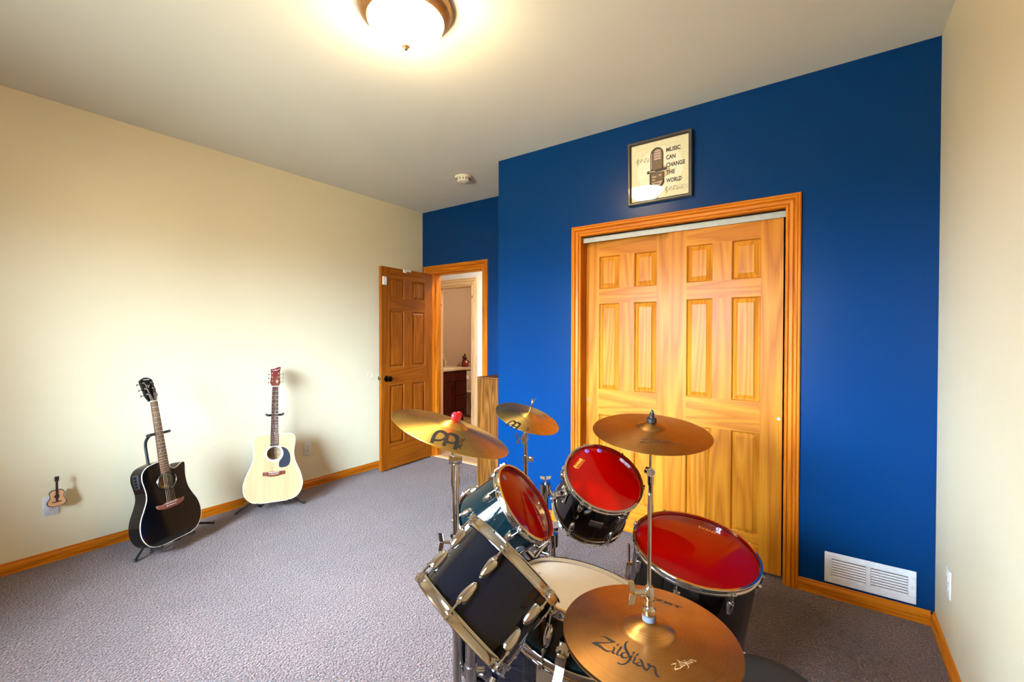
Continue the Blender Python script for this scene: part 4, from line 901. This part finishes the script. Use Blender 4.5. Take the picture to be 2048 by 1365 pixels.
tS = drum('snare_drum', 'green black snare drum with a white coated head under the hi-hat cymbals', CS, NS, LS, .178, 8, 0, .030, 'shell_green', 'coated_head', 'clear_head', 'snare drum', split=False)
head_text(tC, LC-.0100, 'EVANS', (-.0995,.0542), 41.7, .060, .0135, 'yellow_ink', .025)
g = G(); ca, sa = math.cos(R_(41.7)), math.sin(R_(41.7))
for a, b, c, d in ((.002,.062,-.0045,-.0035),(.002,.062,-.0078,-.0070),(.002,.0035,-.0078,-.0035),(.0605,.062,-.0078,-.0035)):
    g.add([(-.0995+x*ca-y*sa, .0542+x*sa+y*ca, LC-.0100) for x, y in ((a,c),(b,c),(b,d),(a,d))], [(0,1,2,3)])
g.build('head_lettering', 'orange_ink', tC, 0)
head_text(tD, LD-.0100, 'EVANS', (-.1386,-.0185), 90.3, .061, .0150, 'orange_ink', .0)
head_text(tB, LB-.0100, 'EVANS', (.010,-.114), 62., .052, .013, 'orange_ink', .0)
for x, y in ((-.0202,.1365),(.0371,.1335)): G().lathe([(0,.0022),(.0085,.0020),(.0105,.0006),(.0105,0),(0,0)], 20, T=tmat(x, y, LC-.0104)).build('gel_pad', 'purple_gel', tC, 60)
for x, y in ((-.0155,.1042),(-.0964,-.0554)): G().lathe([(0,.0024),(.0105,.0022),(.0125,.0006),(.0125,0),(0,0)], 6, T=tmat(x, y, LB-.0104)).build('gel_pad', 'purple_gel', tB, 30)
g = G(); strokes(g, [[(-60,40,-80,20),(-20,60,-30,35),(10,30,-15,25),(-30,0,-50,5),(-60,-30,-75,-15),(0,-50,-10,-28)],[(60,50,40,45),(50,-40,30,-40)],[(60,20,50,0),(110,30,100,10),(110,-30,90,-25),(60,-40,50,-20)]], PI/2-1.286, .1385-.0, 1., lambda x, y: LS-.0101)
g.build('head_mark', 'ink', tS, 0)
# badges, brackets and legs
a = R_(-113)
G().box(.1515, .1545, -.026, .026, LC-.122, LC-.088, ch=.001).build('badge', 'steel', tC, 0).matrix_local = Matrix.Rotation(a, 4, 'Z')
br = G().box(.1515, .157, -.024, .024, LC-.125, LC-.055, ch=.002).cyl((.155,0,LC-.085), (.195,0,LC-.085), .017, n=20)
for z in (-.065, -.115):
    for y in (-.016, .016): br.ball((.1575, y, LC+z), .006, n=10)
br.build('mount_bracket', 'chrome', tC).matrix_local = Matrix.Rotation(R_(-177), 4, 'Z')
br = G().box(.1275, .133, -.024, .024, LB-.15, LB-.08, ch=.002).cyl((.131,0,LB-.115), (.165,0,LB-.115), .016, n=20); br.build('mount_bracket', 'chrome', tB).matrix_local = Matrix.Rotation(R_(-82), 4, 'Z')
G().lathe([(.0,.0),(.016,0),(.016,.0012),(.0,.0012)], 20, T=Matrix.Translation((.1281,0,LB-.075)) @ Matrix.Rotation(PI/2,4,'Y')).build('badge', 'steel', tB).matrix_local = Matrix.Rotation(R_(-130), 4, 'Z')
br = G().box(.1275, .133, -.024, .024, LA-.13, LA-.06, ch=.002).cyl((.131,0,LA-.095), (.170,0,LA-.095), .016, n=20); br.build('mount_bracket', 'chrome', tA).matrix_local = Matrix.Rotation(R_(2), 4, 'Z')
MD = tD.matrix_world.inverted()
for a in (30, 150, 270):
    b = fmat(CD, ND, -LD) @ Vector((.220*math.cos(R_(a)), .220*math.sin(R_(a)), .20)); f = Vector((b.x, b.y, .008))
    Pt = [fmat(CD, ND, -LD).inverted() @ q for q in (b+Vector((0,0,.10)), b, f+Vector((0,0,.05)), f)]
    lg = G().tube([tuple(q) for q in Pt], .0048, 10).build('leg', 'chrome', tD, 60)
    G().ball(tuple(Pt[3]), .013, n=12, sc_=(1,1,.9)).build('rubber_foot', 'black_plastic', lg)
    G().box(.203, .228, -.016, .016, .17, .23, ch=.004).build('leg_bracket', 'chrome', tD).matrix_local = Matrix.Rotation(R_(a), 4, 'Z')
# snare throw-off with its white strap
st = G().box(.178, .200, -.013, .013, .030, .085, ch=.003).box(.200, .212, -.010, .010, .050, .064, ch=.002).cyl((.190,-.016,.060), (.190,.016,.060), .008, n=14).build('throw_off', 'chrome', tS); st.matrix_local = Matrix.Rotation(R_(14), 4, 'Z')
G().box(.1885, .1895, -.011, .011, -.014, .040).box(.165, .1895, -.011, .011, -.0150, -.014).build('snare_strap', 'deck_white', st, 0)
G().box(-.15, .15, -.02, .02, -.003, -.001).build('snare_wires', 'steel', tS, 0).matrix_local = Matrix.Rotation(R_(-28), 4, 'Z') @ tmat(0, 0, .0105)

# bass drum
BXF, BXB, BYC, BR = -1.086, -.745, 1.418, .254
t = root('bass_drum', 'dark bass drum on the floor under the toms, mostly hidden', 'bass drum', axes((BXB, BYC, BR), (0,1,0), (0,0,1), (1,0,0)))
BL = BXB-BXF
G().lathe([(BR-.030,-.02),(BR-.022,-.018),(BR-.022,-BL+.018),(BR-.030,-BL+.02)], 72, [0,0,0,1], close=True).build('shell', ['shell_navy', 'maple'], t, 30)
for nme, za, zb in (('batter_hoop', 0, -.042), ('front_hoop', -BL, -BL+.042)):
    G().lathe([(BR-.016,za),(BR,za),(BR,zb),(BR-.016,zb)], 80, close=True).build(nme, 'shell_black', t, 30, .002)
G().lathe([(0,-.012),(BR-.016,-.012)], 64).build('batter_head', 'coated_head', t, 0)
G().lathe([(0,-BL+.012),(BR-.016,-BL+.012)], 64).build('front_head', 'black_gloss', t, 0)
lg0 = None
for k in range(8):
    Tz = Matrix.Rotation(R_(22.5+45*k), 4, 'Z')
    for s in (0, 1):
        if lg0 is None or (s == 1 and lg1 is None):
            zz = -.085 if s == 0 else -BL+.085
            q = G().lathe([(0,-.03),(.009,-.026),(.012,0),(.009,.026),(0,.03)], 16, T=Matrix.Translation((BR-.021,0,zz)) @ Matrix.Diagonal((1.3,1,1,1))).build('lug', 'chrome', t, 50)
            zh = 0 if s == 0 else -BL; sg = 1 if s == 0 else -1
            rd = G().cyl((BR-.008,0,zz), (BR-.008,0,zh+sg*.012), .003).box(BR-.012, BR+.005, -.012, .012, min(zh-sg*.028, zh+sg*.004), max(zh-sg*.028, zh+sg*.004), ch=.002).build('claw', 'chrome', q)
            if s == 0: lg0 = (q, rd); lg1 = None
            else: lg1 = (q, rd)
            q.matrix_local = Tz
        else:
            src = lg0 if s == 0 else lg1
            q = dup(src[0], t); q.matrix_local = Tz; dup(src[1], q)
for s in (-1, 1):
    G().tube([(s*.232,-.085,-BL+.16), (s*.265,-.16,-BL+.15), (s*.285,-BR+.012,-BL+.15)], .006, 10).cyl((s*.222,-.075,-BL+.16), (s*.250,-.105,-BL+.16), .014).build('spur', 'chrome', t)

# ------------------------------------------------------------------ stands
def tripod(t, base, ztop, spread, a0, r=.0065):
    b = Vector(base)
    for k in range(3):
        a = R_(a0[k] if isinstance(a0, tuple) else a0+120*k); d = Vector((math.cos(a), math.sin(a), 0))
        p = d*spread; p.z = .012
        lg = G().tube([(0,0,ztop), tuple(d*.02+Vector((0,0,ztop))), tuple(p)], r, 10).tube([(0,0,ztop*.45), tuple(d*spread*.52+Vector((0,0,ztop*.50)))], r*.7, 8).build('leg', 'chrome', t, 60)
        G().ball(tuple(p), .013, sc_=(1,1,.85), n=12).build('rubber_foot', 'black_plastic', lg)
def wing(g, p, ax, side, l=.022, w=.010, r=.006):
    """wing bolt: shaft along ax from p, two flat wings along side"""
    p, ax, side = Vector(p), Vector(ax).normalized(), Vector(side).normalized(); up = ax.cross(side)
    g.cyl(tuple(p), tuple(p+ax*l), r*.7, n=10)
    e = p+ax*l; vs = []
    for s in (-1, 1):
        q = [e-ax*.004+side*s*.003, e+ax*.008+side*s*.003, e+ax*.012+side*s*l, e+ax*.000+side*s*l*.95]
        g.add([tuple(v+up*d*.0028) for d in (-1, 1) for v in q], [(0,1,2,3),(7,6,5,4),(0,4,5,1),(1,5,6,2),(2,6,7,3),(3,7,4,0)])
    return g
nM1, nM2, nZ = Vector((.279,.177,.944)).normalized(), Vector((.367,-.021,.93)).normalized(), Vector((.086,-.123,.989)).normalized()
# left crash stand
c1 = Vector((-.898,.953,1.0685)); pb = Vector((-.882,.967,0)); ptop = Vector((-.889,.962,.985))
t = root('cymbal_stand', 'chrome cymbal stand on the left carrying the brass crash cymbal with the red top nut', 'cymbal stand', tmat(*pb))
r = lambda p: tuple(Vector(p)-pb)
mid = pb.lerp(ptop, .755)
G().cyl(r(pb+Vector((0,0,.10))), r(mid), .0125, n=20).build('lower_tube', 'chrome', t)
G().cyl(r(mid), r(ptop), .0095, n=20).build('upper_tube', 'chrome', t)
G().cyl(r(ptop-Vector((0,0,.075))), r(ptop-Vector((0,0,.01))), .0125, n=20).cyl(r(ptop+r2*(-.018)), r(ptop+r2*.018), .012, n=16).cyl(r(ptop), r(c1-nM1*.02), .0048, n=12).cyl(r(c1-nM1*.02), r(c1+nM1*.054), .0038, n=12).cyl(r(c1+nM1*.002), r(c1+nM1*.020), .011, n=16).build('tilter', 'chrome', t)
g = G().cyl(r(mid-Vector((0,0,.02))), r(mid+Vector((0,0,.02))), .017, n=20); wing(g, r(mid-r2*.014), -r2, Vector((0,0,1)), .026)
g.build('clamp', 'chrome', t)
q = c1+nM1*.0390; Tn = fmat(q, nM1); Tn.translation -= pb
G().lathe([(0,0),(.013,0),(.015,.006),(.014,.012),(.010,.016),(0,.017)], 20, T=Tn).ball((0,0,0), .0125, T=Tn @ tmat(.012,.004,.012), sc_=(1,.8,1), n=14).ball((0,0,0), .0125, T=Tn @ tmat(-.012,-.004,.012), sc_=(1,.8,1), n=14).build('top_nut', 'red_plastic', t)['label'] = 'red plastic top nut'
tripod(t, pb, .17, .22, (165, 235, 305))
# small cymbal stand behind
c2 = Vector((-1.327,2.003,.906)); pb2 = Vector((-1.335,2.0,0))
t = root('cymbal_stand', 'chrome cymbal stand at the back carrying the small brass cymbal under a wing nut', 'cymbal stand', tmat(*pb2))
r = lambda p: tuple(Vector(p)-pb2)
Z3 = Vector((0,0,1)); tt = Vector((pb2.x, pb2.y, .815))
G().cyl(r(pb2+Z3*.10), r(pb2+Z3*.70), .0125, n=20).build('lower_tube', 'chrome', t)
G().cyl(r(pb2+Z3*.70), r(pb2+Z3*.80), .0095, n=20).build('upper_tube', 'chrome', t)
g = G().cyl(r(pb2+Z3*.672), r(pb2+Z3*.705), .0165, n=20).box(pb2.x*0+.012, .042, -.010, .010, .675, .702, ch=.002)
g.build('clamp', 'chrome', t)
g = G().cyl(r(tt-Z3*.03), r(tt+Z3*.015), .015, n=20).cyl(r(tt-r2*.012-Z3*.045), r(tt-r2*.012+Z3*.0), .010, n=14)
wing(g, r(tt-r2*.012-Z3*.02), -r2, (Z3*1+r2*-.15), .030)
g.cyl(r(tt+Z3*.0), r(c2-nM2*.02), .010, .007, n=14).cyl(r(c2-nM2*.02), r(c2+nM2*.105), .0042, n=12).cyl(r(c2-nM2*.004), r(c2+nM2*.014), .011, n=14)
g.build('tilter', 'chrome', t)
g = G(); wing(g, r(c2+nM2*.095), nM2, r2, .012); g.cyl(r(c2+nM2*.092), r(c2+nM2*.108), .008, n=14)
g.build('wing_nut', 'steel', t)
tripod(t, pb2, .34, .24, 80)
# right ride stand
c3 = Vector((-.640,1.958,.926)); pb3 = Vector((-.642,1.962,0)); jt = Vector((-.642,1.960,.747))
t = root('cymbal_stand', 'chrome cymbal stand behind the floor tom carrying the large bronze cymbal', 'cymbal stand', tmat(*pb3))
r = lambda p: tuple(Vector(p)-pb3)
G().cyl(r(pb3+Z3*.10), r(pb3+Z3*.60), .0125, n=20).build('lower_tube', 'chrome', t)
G().cyl(r(pb3+Z3*.60), r(jt-Z3*.03), .0098, n=20).build('upper_tube', 'chrome', t)
tc = (Vector((0,0,CAMH))-jt); tc.z = .45; tc.normalize()
G().cyl(r(jt-tc*.026-r2*.005), r(jt+tc*.022+r2*.003), .0185, n=24).cyl(r(jt+tc*.0225+r2*.003), r(jt+tc*.026+r2*.003), .0145, n=24).cyl(r(jt-r2*.022+Z3*.012-tc*.01), r(jt-r2*.006+Z3*.005), .016, n=18).cyl(r(jt-Z3*.055), r(jt-Z3*.010), .0135, n=20).cyl(r(jt), r(c3-nZ*.02), .0055, n=14).cyl(r(c3-nZ*.02), r(c3+nZ*.075), .0038, n=12).cyl(r(c3+nZ*.004), r(c3+nZ*.03), .012, n=14).build('tilter', 'chrome', t)
Tn = fmat(c3+nZ*.0462, nZ); Tn.translation -= pb3
G().lathe([(0,0),(.020,0),(.021,.004),(.020,.018),(.012,.021),(.010,.030),(.011,.040),(.006,.046),(.005,.055),(0,.056)], 24, T=Tn).build('top_sleeve', 'black_plastic', t)
tripod(t, pb3, .34, .22, 65)
# hi-hat stand
c4h = Vector((-.302,.918,.728)); pb4 = Vector((-.302,.918,0))
t = root('hi_hat_stand', 'chrome hi-hat stand with a tall thin pull rod and a wing bolt clutch', 'hi-hat stand', tmat(*pb4))
G().cyl((0,0,.06), (0,0,.66), .0125, n=20).cyl((0,0,.655), (0,0,.676), .020, n=20).build('stand_tube', 'chrome', t)
G().cyl((0,0,.55), (0,0,1.020), .0040, n=14).ball((0,0,1.020), .0040, n=10).build('pull_rod', 'chrome', t)
g = G().lathe([(.0045,.7695),(.0125,.7695),(.0138,.773),(.0138,.781),(.0105,.783),(.0085,.786),(.0085,.791),(.0100,.792),(.0100,.800),(.0078,.801),(.0078,.803),(.0098,.804),(.0098,.824),(.0080,.828),(.0045,.828)], 22, close=True)
wing(g, tuple(-r2*.008+Vector((0,0,.815))), -r2, Vector((0,0,1))+fw*.1, .024, r=.010)
g.build('clutch', 'chrome', t)
G().lathe([(.0045,.7580),(.0138,.7580),(.0138,.7693),(.0045,.7693)], 22, close=True).build('clutch_felt', 'grey_felt', t)
tripod(t, pb4, .28, .22, 10)
G().box(.03, .30, -.035, .035, .020, .032, ch=.004).build('foot_pedal', 'steel', t).matrix_local = Matrix.Rotation(R_(35), 4, 'Z')
# snare stand
ps = Vector(CS)-Vector(NS).normalized()*LS; pb5 = Vector((ps.x, ps.y, 0))
t = root('snare_stand', 'chrome snare stand with basket arms under the white snare drum', 'snare stand', tmat(*pb5))
MS = fmat(CS, NS, -LS); hubz = ps.z-.11
for a in (-67.5, 67.5, -157.5):
    p = [Vector((0,0,hubz)), MS @ Vector((.11*math.cos(R_(a)), .11*math.sin(R_(a)), -.045))-pb5, MS @ Vector((.194*math.cos(R_(a)), .194*math.sin(R_(a)), -.014))-pb5, MS @ Vector((.208*math.cos(R_(a)), .208*math.sin(R_(a)), .016))-pb5]
    ar = G().tube([tuple(q) for q in p], [.008,.008,.008,.007], 12).build('basket_arm', 'chrome', t, 60)
    G().ball(tuple(p[3]), .011, sc_=(1,1,1.2), n=12).ball(tuple(p[2]), .011, n=12).build('rubber_grip', 'black_plastic', ar)
G().cyl((0,0,.10), (0,0,hubz-.06), .0125, n=20).cyl((0,0,hubz-.09), (0,0,hubz+.02), .018, n=20).build('stand_tube', 'chrome', t)
tripod(t, pb5, .24, .20, (-100, -20, 60))
# tom posts
def mount(name, label, base, ztop, tgt, zarm, rad, wingdir, floor):
    b = Vector(base); t = root(name, label, 'tom mount', tmat(*b)); r = lambda p: tuple(Vector(p)-b)
    G().cyl((0,0,0), (0,0,ztop-b.z), rad, n=20).build('post', 'chrome', t)
    arm = [Vector((b.x, b.y, zarm)), Vector((b.x, b.y, zarm)).lerp(Vector(tgt), .5)+Vector((0,0,.008)), Vector(tgt)]
    G().tube([r(p) for p in arm], .0085, 12).build('tom_arm', 'chrome', t, 60)
    g = G().cyl((0,0,zarm-b.z-.022), (0,0,zarm-b.z+.022), rad+(.010 if rad < .015 else .0035), n=20); wing(g, (0,0,ztop-b.z), Vector((0,0,1)), wingdir, .022)
    g.build('clamp', 'chrome', t)
    if floor:
        for z in (.10, .262): G().cyl((0,0,z-.018), (0,0,z+.018), rad+.0035, n=20).cyl((.010,.008,z), (.030,.026,z), .009, n=14).build('clamp', 'chrome', t)
    else: G().box(-.03, .03, -.012, .012, -.004, .006, ch=.002).build('mount_plate', 'chrome', t)
    return t
MA = fmat(CA, NA, -LA); MB = fmat(CB, NB, -LB); MC = fmat(CC, NC, -LC)
def polar(Mx, a, rr, z): return Mx @ Vector((rr*math.cos(R_(a)), rr*math.sin(R_(a)), z))
zb = lambda y: BR+.020+math.sqrt(max(0, (BR-.022)**2-(y-BYC)**2))
mount('tom_mount', 'chrome post with a flat wing nut between the teal tom and the black tom', (-.925, 1.53, zb(1.53)), .755, polar(MC, -177, .205, LC-.085), .735, .0115, r2+Vector((.1,.1,0)), False)
mount('tom_mount', 'short chrome tom post above the white snare drum under the teal tom', (-.80, 1.37, zb(1.37)), .635, polar(MB, -82, .175, LB-.115), .625, .0115, r2, False)
mount('tom_mount', 'thick chrome post clamped to the left cymbal stand below the navy black tom', (-.853, .990, .10), .66, polar(MA, 2, .179, LA-.095), .645, .0160, r2, True)

# ------------------------------------------------------------------ cymbals
def cymbal(name, label, c, n, R, rb, bow, bell, mat, deco=None, group=None, flip=False):
    t = root(name, label, 'cymbal', fmat(c, n), group)
    def zf(r):
        if r >= rb: return bow*(1-((r-rb)/(R-rb))**1.25)
        q = r/rb; return bow+bell*max(0., 1-q**2.2)
    rs = [.0062]+[rb*k/10 for k in range(2, 10)]+[rb*.97, rb*1.03]+[rb+(R-rb)*k/22 for k in range(1, 23)]
    s = -1 if flip else 1
    top = [(q, s*(zf(q)+.0006)) for q in rs]; bot = [(q, s*(zf(q)-.0006)) for q in rs[::-1]]
    G().lathe(top+bot, 128, close=True).build('cymbal_body', mat, t, 60)
    if deco:
        f = lambda x, y: zf(math.hypot(x, y))+.0009
        deco(t, f)
    return t
def deco_m1(t, f):
    g = G(); strokes(g, MLOGO, .645+PI/2, 0, .877, f); put_text(g, 'MEINL', (.088,.125), (-.054,-.041), (.0075,-.0098), f, 0, .01); g.build('cymbal_logo', 'ink', t, 0)
def deco_m2(t, f):
    g = G(); strokes(g, MLOGO, .137+PI/2, .155-.134*.73, .73, f); put_text(g, 'MEINL', (.130,.098), (-.030,-.018), (.004,-.0068), f, 0, .01); g.build('cymbal_logo', 'ink', t, 0)
    g = G()                                     # hammer marks in rings near the edge
    for rr in (.120, .150):
        for a in range(-150, -60, 9):
            for d in (-.006, 0, .006):
                pts = [((rr+d)*math.cos(R_(a+q)), (rr+d)*math.sin(R_(a+q))) for q in (-1.6, 1.6)]+[((rr+d+.0022)*math.cos(R_(a+q)), (rr+d+.0022)*math.sin(R_(a+q))) for q in (1.6, -1.6)]
                g.add([(x, y, f(x, y)-.0001) for x, y in pts], [(0,1,2,3)])
    g.build('hammer_marks', 'brown_ink', t, 0)
def deco_h(t, f):
    g = G(); strokes(g, ZLOGO, -.1163+PI/2, 0, 1., f); g.build('cymbal_logo', 'ink', t, 0)
    g = G(); put_text(g, 'ZBT', (-.1124,-.0290), (-.0040,.0655), (-.0115,-.0016), f, 0, .06); put_text(g, 'PLUS', (-.1035,-.006), (-.0012,.018), (-.0035,-.0003), f, 0, .0); g.build('cymbal_lettering', 'brown_ink', t, 0)
    g = G(); strokes(g, ZLOGO, -.1163+PI/2+1.12, .060, .40, f); g.build('worn_mark', 'pale_ink', t, 0)
def deco_z(t, f):
    g = G(); strokes(g, ZLOGO, .4542+PI/2, .0515, 1., f); g.build('cymbal_logo', 'brown_ink', t, 0)
cymbal('crash_cymbal', 'bright brass crash cymbal with red top nut, in front of the open door', c1, nM1, .178, .044, .021, .0165, 'brass_cymbal', deco_m1)
cymbal('splash_cymbal', 'small bright brass cymbal tilted against the blue wall', c2, nM2, .178, .046, .019, .017, 'brass_cymbal', deco_m2)
cymbal('ride_cymbal', 'large dull bronze cymbal with black top nut in front of the closet doors', c3, nZ, .254, .066, .024, .021, 'bronze_cymbal_dark', deco_z)
cymbal('hi_hat_cymbal', 'upper bronze hi-hat cymbal lettered in black, nearest the camera', c4h, (.027,-.005,1), .178, .052, .0105, .0185, 'bronze_cymbal', deco_h, 'hi-hat cymbals')
cymbal('hi_hat_cymbal', 'lower hi-hat cymbal just showing under the edge of the upper one', c4h-Vector((0,0,.0075)), (.027,-.005,1), .178, .052, .0105, .0185, 'bronze_cymbal', None, 'hi-hat cymbals', True)

# ------------------------------------------------------------------ stool
t = root('drum_stool', 'round black drum stool at the bottom right beside the floor tom', 'stool', tmat(-.129, 1.353, 0))
G().lathe([(0,.330),(.115,.330),(.128,.338),(.133,.355),(.133,.400),(.130,.412),(.118,.419),(.08,.421),(0,.421)], 56).build('seat', 'black_vinyl', t, 60)
G().cyl((0,0,.10), (0,0,.335), .013, n=20).cyl((0,0,.20), (0,0,.26), .018, n=20).build('post', 'chrome', t)
tripod(t, (0,0,0), .24, .20, 30, .007)

# ------------------------------------------------------------------ light: sky through the window, lamps
w = bpy.data.worlds.new('sky'); sc.world = w; w.use_nodes = True
bg = w.node_tree.nodes['Background']; bg.inputs['Strength'].default_value = SKY
wt = w.node_tree; tc = N(wt, 'ShaderNodeTexCoord'); sx = N(wt, 'ShaderNodeSeparateXYZ'); L(wt, tc, 'Generated', sx, 0)
mr = N(wt, 'ShaderNodeMapRange'); mr.inputs[1].default_value = -1; mr.inputs[2].default_value = 1; L(wt, sx, 'Z', mr, 0)
rp = ramp(wt, [(.0, GRD), (.47, GRD), (.53, tuple(.75*x for x in SKYC)), (.75, SKYC), (1, SKYC)]); L(wt, mr, 0, rp, 'Fac'); L(wt, rp, 'Color', bg, 'Color')
pl = bpy.data.lights.new('window_portal', 'AREA'); pl.shape = 'RECTANGLE'; pl.size = W1-W0; pl.size_y = WZ1-WZ0; pl.cycles.is_portal = True
po = bpy.data.objects.new('window_portal', pl); COL.objects.link(po)
po.matrix_world = axes(((W0+W1)/2, YR-.13, (WZ0+WZ1)/2), (1,0,0), (0,0,-1), (0,-1,0)) @ Matrix.Rotation(PI, 4, 'X')
vs = sc.view_settings
vs.view_transform = 'Standard'; vs.look = 'None'; vs.gamma = 1.0; vs.use_curve_mapping = False; vs.exposure = EXPO
sc.cycles.max_bounces = 10; sc.cycles.diffuse_bounces = 6; sc.cycles.glossy_bounces = 5; sc.cycles.transparent_max_bounces = 16
sc.cycles.sample_clamp_indirect = 6.
